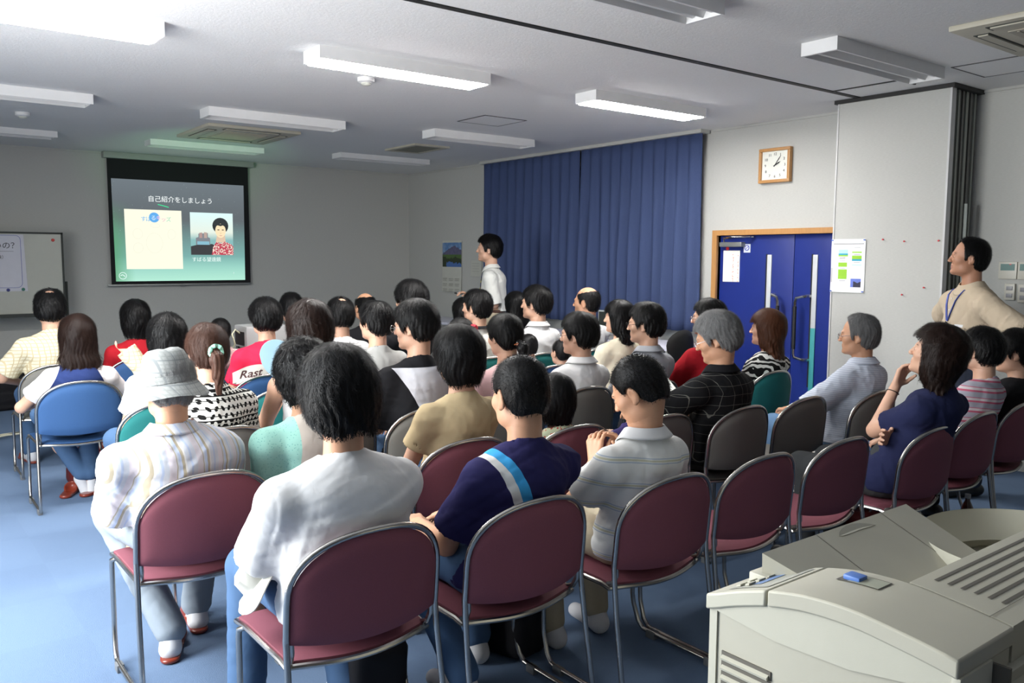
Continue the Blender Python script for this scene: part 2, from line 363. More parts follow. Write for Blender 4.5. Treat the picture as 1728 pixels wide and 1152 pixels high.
# ------------------------------------------------------------------ ceiling lights
lit = emis('lit_fluorescent_tube', (1, .98, .95), TUBE_E); unlit = plain('white_tube', (.75, .75, .75), .3)
refl = plain('white_reflector', (.78, .78, .78), .35)
FX = {'A': (-6.5391, -6.3742), 'B': (-6.3885, -3.8982), 'C': (-6.2386, -1.5224), 'D': (-4.4304, -6.4428), 'E': (-4.2724, -3.9614), 'F': (-4.1157, -1.5819), 'G': (-2.1546, -4.1232), 'H': (-2.0226, -1.8308), 'I': (-2.2523, -6.4971), 'J': (-4.5287, -8.4868), 'K': (-2.2457, -8.4495)}
FL = {'A': 'glowing white ceiling light at the upper left, partly outside the picture', 'B': 'unlit white ceiling light below the glowing one at the far left', 'C': 'unlit white ceiling light nearest the front wall at the far left', 'D': 'long glowing white ceiling light in the middle of the room',
 'E': 'unlit white ceiling light directly behind the beige air conditioner cassette', 'F': 'unlit white ceiling light closest above the projection screen', 'G': 'unlit white ceiling light between the square hatch and the ceiling vent', 'H': 'unlit white ceiling light nearest the front right corner', 'I': 'glowing white ceiling light in front of the blue curtain',
 'J': 'unlit white ceiling light cut by the top edge of the picture', 'K': 'unlit white ceiling light above the folding partition', 'L': 'glowing white ceiling light near the back wall', 'M': 'glowing white ceiling light near the left rear corner'}
for k, (lx, ly) in FX.items():
    on = k in 'ADI'; L, W_, T_ = 1.25, .23, .075
    if k in 'FHC': T_ = .06
    t = empty('ceiling_light', (lx+L/2, ly+W_/2, HC), FL[k], 'ceiling light', 'ceiling lights')
    h_ = MB()
    h_.box((lx+.004, ly+.004, HC-.02), (lx+L-.004, ly+W_-.004, HC-.0005)).box((lx, ly, HC-T_), (lx+L, ly+.006, HC)).box((lx, ly+W_-.006, HC-T_), (lx+L, ly+W_, HC)).box((lx, ly+.0062, HC-T_), (lx+.02, ly+W_-.0062, HC)).box((lx+L-.02, ly+.0062, HC-T_), (lx+L, ly+W_-.0062, HC))
    ch(h_.build('housing', white, smooth=False), t)
    yc = ly+W_/2
    ch(MB().prism([(lx+.02, yc-.028, HC-.02), (lx+.02, yc+.028, HC-.02), (lx+.02, yc, HC-T_+.006)], (L-.04, 0, 0)).build('reflector', refl, smooth=False), t)
    for s_ in (-1, 1):
        if on: ch(MB().box((lx+.025, yc+s_*.060-.046, HC-T_-.006), (lx+L-.025, yc+s_*.060+.046, HC-T_+.018)).build('lamp_tube', lit, smooth=False), t)
        else: ch(MB().tube([(lx+.03, yc+s_*.062, HC-.045), (lx+L-.03, yc+s_*.062, HC-.045)], .014).build('lamp_tube', unlit), t)
# air conditioner cassettes
beige = plain('beige_plastic', (.50, .47, .38), .5); dark = plain('dark_opening', (.03, .035, .03), .6)
def cassette(x0, x1, y0, y1, label):
    t = empty('ceiling_air_conditioner', ((x0+x1)/2, (y0+y1)/2, HC), label, 'air conditioner')
    z0 = HC-.03
    ch(MB().box((x0, y0, z0), (x1, y1, HC), bev=.008).build('cover', beige), t)
    dx, dy = (x1-x0), (y1-y0)
    gm = MB().box((x0+dx*.25, y0+dy*.25, z0-.006), (x1-dx*.25, y1-dy*.25, z0+.002), bev=.002)
    for k in range(12): gm.box((x0+dx*.27, y0+dy*(.27+.038*k), z0-.009), (x1-dx*.27, y0+dy*(.285+.038*k), z0-.004))
    ch(gm.build('intake_grille', plain('grille_beige', (.42, .38, .31), .6), smooth=False), t)
    for k, (a, b) in enumerate([((x0+dx*.06, y0+dy*.2), (x0+dx*.16, y1-dy*.2)), ((x1-dx*.16, y0+dy*.2), (x1-dx*.06, y1-dy*.2)), ((x0+dx*.2, y0+dy*.06), (x1-dx*.2, y0+dy*.16)), ((x0+dx*.2, y1-dy*.16), (x1-dx*.2, y1-dy*.06))]):
        mb = MB().box((a[0], a[1], z0-.003), (b[0], b[1], z0+.001), mi=0)
        mb.box((a[0]+.01, a[1]+.01, z0-.010), (b[0]-.02, b[1]-.02, z0-.003), mi=1)
        ch(mb.build('air_outlet', [dark, beige], smooth=False), t)
cassette(-3.99, -3.07, -3.08, -2.08, 'beige ceiling air conditioner cassette lit green by the projector, in front of the screen')
cassette(-1.95, -1.05, -9.75, -8.92, 'beige ceiling air conditioner cassette at the upper right corner of the picture')
vt = empty('ceiling_vent', (-1.5, -2.75, HC), 'square beige ceiling vent between two unlit lights near the curtain', 'vent')
mb = MB().box((-1.75, -3.08, HC-.02), (-1.29, -3.02, HC)).box((-1.75, -2.47, HC-.02), (-1.29, -2.41, HC)).box((-1.75, -3.02, HC-.02), (-1.69, -2.47, HC)).box((-1.35, -3.02, HC-.02), (-1.29, -2.47, HC))
ch(mb.build('vent_frame', beige, smooth=False), vt)
mb = MB()
for k in range(14): mb.box((-1.69, -3.01+.039*k, HC-.018), (-1.35, -2.99+.039*k, HC-.002))
ch(mb.build('louvres', plain('vent_grey', (.2, .2, .16), .6), smooth=False), vt)
def hatch(x0, x1, y0, y1, label):
    t = empty('ceiling_hatch', ((x0+x1)/2, (y0+y1)/2, HC), label, 'ceiling hatch'); g = .012; mb = MB()
    for a, b in [((x0, y0), (x1, y0+g)), ((x0, y1-g), (x1, y1)), ((x0, y0+g), (x0+g, y1-g)), ((x1-g, y0+g), (x1, y1-g))]: mb.box((a[0], a[1], HC-.004), (b[0], b[1], HC))
    ch(mb.build('hatch_rim', plain('hatch_grey', (.07, .07, .07), .6), smooth=False), t)
    ch(MB().box((x0+g, y0+g, HC-.003), (x1-g, y1-g, HC)).build('hatch_panel', ceilm, smooth=False), t)
hatch(-2.23, -1.76, -5.06, -4.62, 'square ceiling hatch outlined in grey between the lit and unlit lights')
hatch(-.96, -.48, -9.0, -8.47, 'square ceiling hatch outlined in grey right of the folding partition')
for (sx, sy, lb) in ((-3.77, -5.77, 'round white smoke detector beside the glowing middle ceiling light'), (-5.44, -2.59, 'round smoke detector at the far left between two unlit lights')):
    t = empty('smoke_detector', (sx, sy, HC), lb, 'smoke detector')
    ch(MB().lathe([(.001, 0), (.06, 0), (.06, -.025), (.045, -.035), (.001, -.035)], (sx, sy, HC)).build('base', white), t)
    ch(MB().lathe([(.035, -.03), (.036, -.04), (.025, -.05), (.001, -.052)], (sx, sy, HC)).build('sensor_head', plain('offwhite', (.7, .7, .62), .4)), t)
for i, dx in enumerate((-.06, .1)):
    t = empty('recessed_sensor', (-3.60+dx, -3.42, HC), ['small dark recessed square sensor, left of the pair behind the air conditioner', 'small dark recessed square sensor, right of the pair behind the air conditioner'][i], 'ceiling sensor')  # small square sensor set in the ceiling, gives no light
    ch(MB().box((-3.63+dx, -3.45, HC-.006), (-3.53+dx, -3.37, HC-.0)).build('housing', dark, smooth=False), t); ch(MB().box((-3.61+dx, -3.43, HC-.01), (-3.57+dx, -3.39, HC-.004)).build('lens', white, smooth=False), t)
# ------------------------------------------------------------------ projection screen
sc = empty('projection_screen', (-3.38, -.08, 1.18), 'projection screen hanging on the front wall showing a Japanese slide', 'projection screen')
ch(MB().box((-4.27, -.13, HC-.075), (-2.44, -.02, HC-.002), bev=.006).build('screen_housing', plain('housing_grey', (.35, .36, .34), .5)), sc)
ch(MB().box((-4.225, -.072, 1.19), (-2.50, -.068, HC-.07)).build('black_fabric', plain('screen_black', (.004, .004, .006), .8), smooth=False), sc)
ch(MB().box((-4.27, -.085, 1.172), (-2.50, -.055, 1.195), bev=.005).tube([(-3.42, -.07, 1.172), (-3.40, -.07, 1.155), (-3.36, -.07, 1.155), (-3.34, -.07, 1.172)], .003).build('weight_bar', alum), sc)
TL, TR, BL, BR = [np.array(p) for p in ((-4.185, -.075, 2.473), (-2.565, -.075, 2.473), (-4.175, -.075, 1.232), (-2.575, -.075, 1.232))]
def scp(a, b, o=0): return tuple((TL*(1-a)+TR*a)*(1-b)+(BL*(1-a)+BR*a)*b+np.array((0, -o, 0)))
def emat(name, fn):
    m_ = Mat(name, (0, 0, 0), .9); c = fn(m_); m_.b.inputs['Base Color'].default_value = (.02, .02, .02, 1)
    if isinstance(c, tuple): m_.b.inputs['Emission Color'].default_value = (*c, 1)
    else: m_.nt.links.new(c, m_.b.inputs['Emission Color'])
    m_.b.inputs['Emission Strength'].default_value = 1.0; return m_
def slide(m_):
    x, y, z = m_.co(); t = (2.473-z)/1.241; u_ = (x+4.18)/1.61
    c = m_.mix((.155, .185, .21), (.12, .14, .155), (t*3).min(1.0).max(0.0)); c = m_.mix(c, (.22, .52, .48), ((t-.38)*2.0).min(1.0).max(0.0)); c = m_.mix(c, (.45, .82, .66), ((t-.75)*4).min(1.0).max(0.0))
    c = m_.mix(c, (.10, .36, .16), (1-u_*7).max(0.0)*((t-.2)*2).min(.8).max(0.0))
    return m_.mix(c, (.75, .95, .9), m_.voronoi(26).lt(.045)*t.lt(.62))
scr = ch(MB().grid(lambda a, b: scp(a, b), 2, 2).build('projected_slide', emat('slide_glow', slide), smooth=False, fix=False), sc)
def sq(mb, a0, a1, b0, b1, o, mi=0, n=1):
    return mb.grid(lambda a, b: scp(a0+(a1-a0)*a, b0+(b1-b0)*b, o), n, n, mi=mi)
def stext(body, a, b, size, thick, o, col, name, align='LEFT'):
    V, F = textmesh(body, size, 0, .0005, align); mb = MB(); c = scp(a, b, o)
    for k, (dx, dz) in enumerate(((0, 0), (-1, 0), (1, 0), (0, 1), (0, -1)) if thick else ((0, 0),)): mb.add(put(V, np.array(c)+np.array((dx*thick, -.0001*k, dz*thick)), (1, 0, 0), (0, 0, 1), (0, -1, 0)), F); return mb.build(name, emat(name, lambda m_: col), scr, smooth=False)
stext('自己紹介をしましょう', .50, .185, .080, .0016, .004, (.95, 1, 1), 'title_text', 'CENTER')
sq(MB(), .08, .50, .29, .88, .002).build('cream_card', emat('card_glow', lambda m_: (.97, .96, .78)), scr, smooth=False, fix=False)
mb = MB(); c = scp(.295, .365, .003)
mb.add([c]+[(c[0]+.062*math.cos(k*PI/10), c[1], c[2]+.062*math.sin(k*PI/10)) for k in range(20)], [(0, k+1, (k+1) % 20+1) for k in range(20)])
mb.build('logo_disc', emat('disc_glow', lambda m_: (.12, .42, .85)), scr, smooth=False)
for i, (t_, cc) in enumerate((('す', (.12, .45, .85)), ('ば', (.12, .45, .85)), ('る', (.75, .88, 1)), ('キ', (.95, .55, .8)), ('ッ', (.8, .4, .55)), ('ズ', (.25, .7, .5)))):
    stext(t_, .195+.037*i, .385-(.012 if 1 < i < 4 else 0), .066, .001, .005, cc, 'logo_letter')
mb = MB()
for (a, b, w_, h_) in ((.30, .445, .07, .02), (.17, .53, .07, .05), (.17, .67, .07, .05), (.42, .53, .06, .05), (.29, .62, .12, .1)):
    pts = [scp(a+w_/2*math.cos(t)*(1 if abs(math.cos(t)) > .2 else .9), b+h_*math.sin(t), .004) for t in np.linspace(0, 2*PI, 21)[:-1]]
    mb.tube(pts, .0016, 4, closed=True)
mb.build('faint_frames', emat('faint_glow', lambda m_: (.80, .80, .66)), scr)
# photo of a man in a patterned shirt beside a telescope
def photo(m_):
    x, y, z = m_.co(); t = (2.473-z)/1.241
    c = m_.mix((.72, .95, .95), (.80, .88, .78), ((t-.3)*5).min(1.0).max(0.0)); return m_.mix(c, (.25, .5, .5), ((t-.5)*12).min(1.0).max(0.0))
ph_ = sq(MB(), .565, .905, .30, .735, .002, n=3).build('photo_sky', emat('photo_glow', photo), scr, smooth=False, fix=False)
def blob(pts, col, name, o): 
    mb = MB(); P_ = [scp(.565+.34*a, .30+.435*b, o) for a, b in pts]; mb.add(P_, [tuple(range(len(P_)))]); return mb.build(name, emat(name, col if callable(col) else (lambda m_: col)), scr, smooth=False)
blob([(0, .80), (.15, .76), (.5, .74), (.6, .8), (.6, 1), (0, 1)], (.045, .045, .05), 'photo_dark_ground', .003)
blob([(.12, .6), (.18, .58), (.18, .5), (.4, .48), (.4, .58), (.45, .6), (.45, .76), (.12, .76)], (.22, .24, .27), 'telescope_dome', .0035)
blob([(.2, .48), (.27, .47), (.27, .6), (.2, .6)], (.45, .3, .28), 'dome_slit', .004); blob([(.31, .46), (.38, .47), (.38, .6), (.31, .6)], (.5, .38, .33), 'dome_slit', .004)
blob([(.15, .68), (.43, .68), (.43, .76), (.15, .76)], (.25, .5, .62), 'dome_base', .004)
ell = lambda cx, cy_, rx, ry, n=20: [(cx+rx*math.cos(k*2*PI/n), cy_+ry*math.sin(k*2*PI/n)) for k in range(n)]
blob([(.62, .5), (.8, .5), (.82, .7), (.58, .7)], (.75, .55, .4), 'neck', .004)
def aloha(m_): return m_.mix((.55, .06, .10), (.95, .9, .75), m_.voronoi(60).lt(.42))
blob([(.48, 1), (.52, .8), (.6, .68), (.68, .72), (.8, .68), (.95, .74), (1, .8), (1, 1)], aloha, 'patterned_shirt', .0045)
blob(ell(.7, .30, .19, .19), (.03, .035, .04), 'photo_hair', .005); blob([(.52, .28), (.56, .42), (.6, .3)], (.03, .035, .04), 'photo_hair', .005); blob([(.86, .28), (.85, .44), (.8, .3)], (.03, .035, .04), 'photo_hair', .005)
blob(ell(.7, .42, .125, .17), (.95, .78, .5), 'photo_face', .0055)
blob([(.57, .34), (.6, .22), (.7, .26), (.8, .22), (.83, .34), (.76, .29), (.7, .31), (.63, .29)], (.03, .035, .04), 'photo_fringe', .006)
for cx in (.65, .755): blob(ell(cx, .4, .028, .012, 10), (.12, .08, .06), 'photo_eye', .0062)
blob([(.68, .49), (.72, .49), (.71, .46)], (.8, .58, .36), 'photo_nose', .0062); blob([(.66, .53), (.75, .53), (.705, .55)], (.7, .35, .3), 'photo_mouth', .0062)
stext('すばる望遠鏡', .57, .785, .062, .0012, .004, (.85, 1, .95), 'caption_text')
mb = MB(); c = scp(.05, .945, .003); mb.tube([(c[0]+.042*math.cos(t), c[1], c[2]+.04*math.sin(t)) for t in np.linspace(0, 2*PI, 25)[:-1]], .004, 5, closed=True)
mb.tube([(c[0]-.025+.01*k, c[1], c[2]+.012*math.sin(k*.8)) for k in range(6)], .005, 5)
mb.build('round_emblem', emat('emblem_glow', lambda m_: (.75, .95, .9)), scr)
mb = MB(); mb.tube([scp(.325+.016*k, .235+.004*k+.001*k*k*.2, .006) for k in range(6)], .005, 5); mb.build('green_laser_stroke', emat('laser_glow', lambda m_: (.05, .85, .35)), scr)
mb = MB(); V, F = textmesh('1', .03); mb.add(put(V, scp(.905, .925, .004), (1, 0, 0), (0, 0, 1), (0, -1, 0)), F); mb.build('page_number', emat('page_glow', lambda m_: (.95, 1, 1)), scr, smooth=False)

# ------------------------------------------------------------------ whiteboard with a poster
wb = empty('whiteboard', (-5.7, -.5, 0), 'white board on a stand at the left of the front wall', 'whiteboard')
wbm = plain('whiteboard_surface', (.50, .51, .45), .3)
ch(MB().box((-6.75, -.5, .90), (-4.83, -.48, 1.78)).build('board', wbm, smooth=False), wb)
mb = MB().box((-6.78, -.51, 1.78), (-4.81, -.47, 1.80)).box((-4.83, -.51, .88), (-4.81, -.47, 1.8)).box((-6.78, -.51, .88), (-6.76, -.47, 1.8)).box((-6.78, -.51, .88), (-4.81, -.47, .90))
ch(mb.build('board_frame', dark, smooth=False), wb)
ch(MB().box((-6.7, -.57, .865), (-4.9, -.50, .88)).box((-6.7, -.575, .865), (-4.9, -.57, .90)).build('pen_tray', dark, smooth=False), wb)
mb = MB()
for xx in (-6.76, -4.795): mb.tube([(xx, -.46, .05), (xx, -.46, 1.25)], .02)
mb.tube([(-6.76, -.46, .3), (-4.795, -.46, .3)], .015)
for xx in (-6.76, -4.795): mb.tube([(xx, -.75, .05), (xx, -.15, .05)], .02)
ch(mb.build('board_stand', dark), wb)
mb = MB()
for xx in (-6.76, -4.795):
    for yy in (-.73, -.17): mb.lathe([(.001, 0), (.025, .0), (.025, .045), (.001, .045)], (xx, yy, 0), 10)
ch(mb.build('castor', dark), wb)
for cx, cz, c, nm_, lb in ((-4.91, 1.715, (.55, .04, .03), 'magnet', 'red round magnet at the upper right of the whiteboard'), (-5.225, 1.17, (.03, .17, .12), 'magnet', 'dark green magnet at the lower right corner of the whiteboard poster'), (-5.37, 1.165, (.03, .04, .2), 'magnet', 'dark blue magnet on the lower edge of the whiteboard poster')):
    o = MB().lathe([(.001, 0), (.018, 0), (.016, .008), (.001, .009)], n=16).build(nm_, plain('m', c, .4)); o.location = (cx, -.502 if cz > 1.3 else -.506, cz); o.rotation_euler = (PI/2, 0, 0); tag(o, lb, 'magnet')
po = MB().grid(lambda a, b: (-6.1+.9*a+.02*b*a, -.503-.002*a, 1.77-.62*b), 2, 2).build('board_poster', plain('poster_white', (.62, .62, .68), .7), smooth=False, fix=False); tag(po, 'white printed poster with a rounded blue outline on the whiteboard', 'poster')
mb = MB(); rc = []
for (cx, cz, a0) in ((-5.28, 1.71, 0), (-6.02, 1.71, 90), (-6.02, 1.24, 180), (-5.28, 1.24, 270)):
    for k in range(7): a = math.radians(a0+k*15); rc.append((cx+.05*math.cos(a), -.5065, cz+.05*math.sin(a)))
mb.tube(rc, .0022, 4, closed=True); mb.build('blue_outline', plain('outline_blue', (.12, .15, .45), .6), po)
for tx, sz, px, pz, al, th in (('ゃないの？', .082, -5.245, 1.645, 'RIGHT', .002), ('実験）', .045, -5.37, 1.52, 'RIGHT', .001)):
    V, F = textmesh(tx, sz, 0, .0005, al); MB().add(put(V, (px, -.507, pz), (1, 0, 0), (0, 0, 1), (0, -1, 0)), F).build('poster_text', black, po, smooth=False)
mb = MB().box((-6.0, -.507, 1.585), (-5.30, -.5055, 1.588)); mb.build('thin_rule', dark, po, smooth=False)
for i, (xx, c) in enumerate(((-5.47, (.03, .06, .4)), (-5.33, (.5, .04, .04)), (-5.2, (.02, .02, .02)), (-5.10, (.03, .06, .4)))):
    o = MB().tube([(xx, -.535, .889), (xx+.11, -.535, .889)], .008).build('marker_pen', plain('pen', c, .4)); MB().tube([(xx-.03, -.535, .889), (xx, -.535, .889)], .009).build('cap', black, o)
    tag(o, ['blue marker pen at the left of the whiteboard tray', 'red marker pen in the whiteboard tray', 'black marker pen in the whiteboard tray, between red and blue', 'blue marker pen at the right of the whiteboard tray'][i], 'marker pen')

# ------------------------------------------------------------------ calendar and note on the right wall
cal = empty('wall_calendar', (-.02, -1.19, 1.42), 'wall calendar with a mountain picture left of the blue curtain', 'calendar')
cm = Mat('calendar_picture', (.2, .3, .4), .6); x, y, z = cm.co(); t = (y*-1-.95)/.48; v = (1.75-z)/.42
n1 = cm.noise(14, 4); n2 = cm.noise(30, 3)
c = cm.mix((.10, .22, .45), (.45, .55, .68), (n1-.35)*1.6+v*.6-.2)
mt = (v-.1-((t-.62).abs()*.42)-(n2-.5)*.12).gt(0.); c = cm.mix(c, cm.mix((.06, .06, .14), (.16, .15, .24), n2), mt)
c = cm.mix(c, cm.mix((.03, .08, .03), (.12, .20, .05), n2), v.gt(.40)); c = cm.mix(c, (.03, .045, .02), (v+(n1-.5)*.3).gt(.5))
lake = (v-.78-(n1-.5)*.25-(t-.7)*.1).abs().lt(.10)*(t+(n2-.5)*.3).gt(.2); c = cm.mix(c, (.07, .16, .42), lake); cm.color(c)
ch(MB().grid(lambda a, b: (-.012, -.95-.48*a, 1.75-.42*b), 1, 1).build('mountain_picture', cm, smooth=False, fix=False), cal)
ch(MB().grid(lambda a, b: (-.008-.015*b*b, -.945-.49*a, 1.78-.72*b), 2, 6).build('calendar_sheet', plain('calendar_paper', (.60, .60, .54), .7), fix=False), cal)
mb = MB()
for j in range(3):
    for i in range(3):
        for q in range(5): mb.box((-.029, -.98-.155*i-.022*q-.014, 1.25-.075*j-.012), (-.027+.0, -.98-.155*i-.022*q, 1.25-.075*j))
        mb.box((-.029, -.98-.155*i-.09, 1.225-.075*j-.01), (-.027, -.98-.155*i, 1.225-.075*j))
ch(mb.build('calendar_dates', plain('date_grey', (.42, .42, .38), .7), smooth=False), cal)
nt_ = MB().grid(lambda a, b: (-.012-.01*b, -1.67-.25*a, 1.50-.21*b), 2, 3).build('wall_note', plain('note_paper', (.56, .56, .5), .7), fix=False); tag(nt_, 'small pale paper note on the wall between calendar and presenter', 'note')
mb = MB()
for j in range(4): mb.box((-.024, -1.87, 1.46-.035*j), (-.022, -1.70, 1.463-.035*j))
mb.build('note_lines', plain('note_ink', (.3, .3, .28), .7), nt_, smooth=False)

# ------------------------------------------------------------------ controllers and switches on the right wall
ivory = plain('ivory_plastic', (.62, .60, .52), .4); lcd = plain('lcd_green', (.13, .24, .22), .25)
def wallbox(name, y0, z0, w_, h_, label, cat, lcdp=False, btn=False):
    t = empty(name, (0, y0-w_/2, z0), label, cat)
    ch(MB().box((-.025, y0-w_, z0-h_/2), (0, y0, z0+h_/2), bev=.004).build('case', ivory), t)
    if lcdp:
        ch(MB().box((-.028, y0-w_*.88, z0+.0), (-.024, y0-w_*.12, z0+h_*.38)).build('display', lcd, smooth=False), t)
        ch(MB().box((-.029, y0-w_*.7, z0+h_*.33), (-.027, y0-w_*.6, z0+h_*.38)).build('indicator', pinm, smooth=False), t)
    if btn:
        for k in (-1, 1): ch(MB().box((-.03, y0-w_*.8, z0+k*h_*.22-h_*.12), (-.024, y0-w_*.2, z0+k*h_*.22+h_*.12), bev=.002).build('switch_rocker', plain('rocker_grey', (.3, .3, .32), .4)), t)
p = onx(1688, 443); wallbox('air_conditioner_controller', p[1], 1.465, .125, .125, 'cream wall controller with a display, nearer the partition', 'wall controller', True)
wallbox('air_conditioner_controller', p[1]-.13, 1.465, .125, .125, 'cream wall controller with a display, at the right picture edge', 'wall controller', True)
p = onx(1697, 490); wallbox('light_switch', p[1], 1.31, .07, .12, 'cream light switch partly hidden behind the standing man in beige', 'light switch', btn=True)
p = onx(1720, 490); wallbox('light_switch', p[1], 1.30, .075, .13, 'cream light switch at the right picture edge, below the controllers', 'light switch', btn=True)

# ------------------------------------------------------------------ tables along the curtain
tw = plain('table_white_curtain_tint', (.70, .69, .80), .35)  # white top, with the curtain's lavender reflection put into its colour
def table(y0, y1, x0, x1, h_, label, mt=tw):
    t = empty('long_table', ((x0+x1)/2, (y0+y1)/2, 0), label, 'table', 'folding tables along the curtain')
    ch(MB().box((x0, y0, h_-.03), (x1, y1, h_), bev=.004).build('tabletop', mt), t)
    for xx in (x0+.06, x1-.06):
        for yy in (y0+.1, y1-.1): ch(MB().tube([(xx, yy, 0), (xx, yy, h_-.03)], .014).build('leg', alum), t)
    ch(MB().tube([(x0+.06, y0+.1, .15), (x0+.06, y1-.1, .15)], .01).build('stretcher', alum), t)
table(-5.95, -4.2, -.80, -.22, .72, 'white topped long table beside the blue double door'); table(-4.17, -2.45, -.80, -.22, .72, 'white topped long table in the middle of the blue curtain'); table(-2.42, -.9, -.80, -.22, .72, 'white topped long table nearest the front corner')
lp = empty('laptop', (-.55, -4.3, .72), 'open laptop with a dark screen on the table behind the bald man', 'laptop')
p0 = onx(1012, 513, -.5)
ch(MB().box((-.52, p0[1]-.34, .755), (-.50, p0[1], 1.0), bev=.006).build('screen_lid', plain('laptop_white', (.55, .58, .56), .4)), lp)
ch(MB().box((-.524, p0[1]-.325, .775), (-.519, p0[1]-.015, .985)).build('display', dark, smooth=False), lp)
ch(MB().box((-.74, p0[1]-.34, .722), (-.50, p0[1], .745), bev=.004).build('keyboard_base', plain('laptop_grey', (.3, .31, .3), .4)), lp)
# office chair with a rounded black back
oc = empty('office_chair', (-1.35, -6.35, 0), 'black office chair with a rounded back beside the white table', 'office chair')
pb = onx(1149, 586, -1.25); bx, by, bz = pb
mb = MB()
def ocb(a, b):
    al = a*2*PI; rr = b; return (bx+.17*rr*math.cos(al)*(1 if True else 1), by-.03+.04*(rr*math.cos(al))**2, bz+.02+.13*rr*math.sin(al)*(1.0 if math.sin(al) > 0 else 1.3))
mb.grid(lambda a, b: ocb(a, b), 24, 6); mb.grid(lambda a, b: tuple(np.array(ocb(a, b))+np.array((0, .05*math.sqrt(max(0, 1-b*b)), 0))), 24, 6)
mb.grid(lambda a, b: tuple(np.array(ocb(a, b))-np.array((0, .03*math.sqrt(max(0, 1-b*b)), 0))), 24, 6)
ch(mb.build('backrest', black, fix=False), oc)
mb = MB().lathe([(.001, 0), (.2, .0), (.22, .03), (.2, .06), (.001, .065)], (bx, by+.27, .42)); ch(mb.build('seat', black), oc)
ch(MB().tube([(bx, by+.2, .44), (bx, by+.01, .5), (bx, by+.0, bz)], .02).build('back_support', dark), oc)
mb = MB().tube([(bx, by+.27, .1), (bx, by+.27, .42)], .03)
for k in range(5):
    a = k*2*PI/5; mb.tube([(bx, by+.27, .1), (bx+.26*math.cos(a), by+.27+.26*math.sin(a), .06)], .018); mb.lathe([(.001, 0), (.025, 0), (.025, .05), (.001, .05)], (bx+.26*math.cos(a), by+.27+.26*math.sin(a), 0), 8)
ch(mb.build('star_base', dark), oc)

# ------------------------------------------------------------------ projector on its stand
px, py = -4.27, -5.05
ps = empty('projector_stand', (px, py, 0), 'grey wheeled projector stand left of the man in the red t-shirt', 'projector stand')
grey = plain('machine_grey', (.32, .33, .31), .45)
ch(MB().box((-4.52, -5.22, .80), (-4.05, -4.72, .85), bev=.006).build('top_shelf', grey), ps); ch(MB().box((-4.52, -5.22, .3), (-4.05, -4.72, .33)).build('lower_shelf', grey, smooth=False), ps)
for a in (-4.5, -4.07):
    for b in (-5.2, -4.74): ch(MB().tube([(a, b, 0), (a, b, .8)], .014).build('leg', alum), ps)
sl_ = bpy.data.lights.new('projector_spill', 'SPOT'); sl_.energy = 130; sl_.color = (.35, 1, .45); sl_.spot_size = .62; sl_.spot_blend = 1; sl_.shadow_soft_size = .04
so_ = bpy.data.objects.new('projector_spill', sl_); so_.location = (-4.2, -4.80, 1.02); so_.rotation_euler = aim((.75, 3.7, 1.72)); COL.objects.link(so_)
pj_ = empty('projector', (px, py, .85), 'silver projector with a cable on the stand, half hidden by the red t-shirt man', 'projector')
ch(MB().box((-4.43, -5.12, .865), (-4.10, -4.86, 1.03), bev=.02).build('projector_body', plain('silver', (.42, .42, .42), .35, Metallic=.3)), pj_)
ch(MB().box((-4.436, -5.08, .885), (-4.425, -4.9, .985)).build('connector_panel', black, smooth=False), pj_)
ch(MB().lathe([(.001, 0), (.045, 0), (.045, .03), (.035, .035), (.03, .02), (.001, .01)], n=20).build('lens', black), pj_); o = pj_.children[-1]
for q in pj_.children:
    if q.name.startswith('lens'): q.location = (-4.2, -4.87, .95); q.rotation_euler = (-PI/2, 0, 0)
for a in (-4.41, -4.12):
    for b in (-5.10, -4.88): ch(MB().lathe([(.001, 0), (.016, 0), (.014, .02), (.001, .02)], (a, b, .85), 10).build('rubber_foot', black), pj_)
cb = MB().tube([(-4.43, -5.0, .97), (-4.47, -5.0, 1.0), (-4.50, -5.02, .97), (-4.49, -5.05, .90), (-4.50, -5.02, .86), (-4.56, -4.95, .82), (-4.58, -4.9, .5), (-4.6, -4.8, .02)], .006).build('projector_cable', plain('cable_cream', (.6, .58, .4), .5)); tag(cb, 'pale cable plugged into the side of the silver projector', 'cable')

# ------------------------------------------------------------------ cables and dark bag at the left wall
mb = MB()
for k in range(3):
    pts = [(-6.3+.11*i, -2.9-.1*k+.05*math.sin(i*1.1+k), .012+.008*k+.01*abs(math.sin(i+k))) for i in range(12)]
    o = MB().tube(pts, .008).build('floor_cable', [plain('cable_ivory', (.5, .48, .36), .6), dark, plain('cable_ivory', (.5, .48, .36), .6)][k]); tag(o, ['cream cable lying on the carpet at the far left', 'black cable lying between two cream cables at the far left', 'cream cable nearest the camera on the carpet at the far left'][k], 'cable')

# ------------------------------------------------------------------ chairs
seatm = {'maroon': (.225, .075, .098), 'grey': (.16, .155, .14), 'blue': (.036, .09, .215), 'teal': (.018, .145, .14)}
def fabric(name, c):
    m_ = Mat(name, c, .75); m_.b.inputs['Specular IOR Level'].default_value = .15; n_ = m_.noise(600, 2); m_.color(m_.mix(tuple(q*.8 for q in c), tuple(min(1, q*1.15) for q in c), n_)); return m_.bump(n_, .25, .001)
fabm = {k: fabric(k+'_fabric', c) for k, c in seatm.items()}
steel = Mat('chair_steel', (.46, .44, .41), .25, Metallic=1.)
glide = plain('grey_glide', (.15, .16, .17), .5)
HWC = .24
def outline(t):
    """back hoop, t 0..1 from left bottom over the top to right bottom"""
    ar = []
    for k in range(5): ar.append((-HWC, .485+.115*k/4))
    for k in range(1, 24): a = PI-PI*k/24; ar.append((HWC*(abs(math.cos(a))**.86)*(1 if math.cos(a) > 0 else -1), .60+.185*(abs(math.sin(a))**.86)))
    for k in range(5): ar.append((HWC, .60-.115*k/4))
    return ar
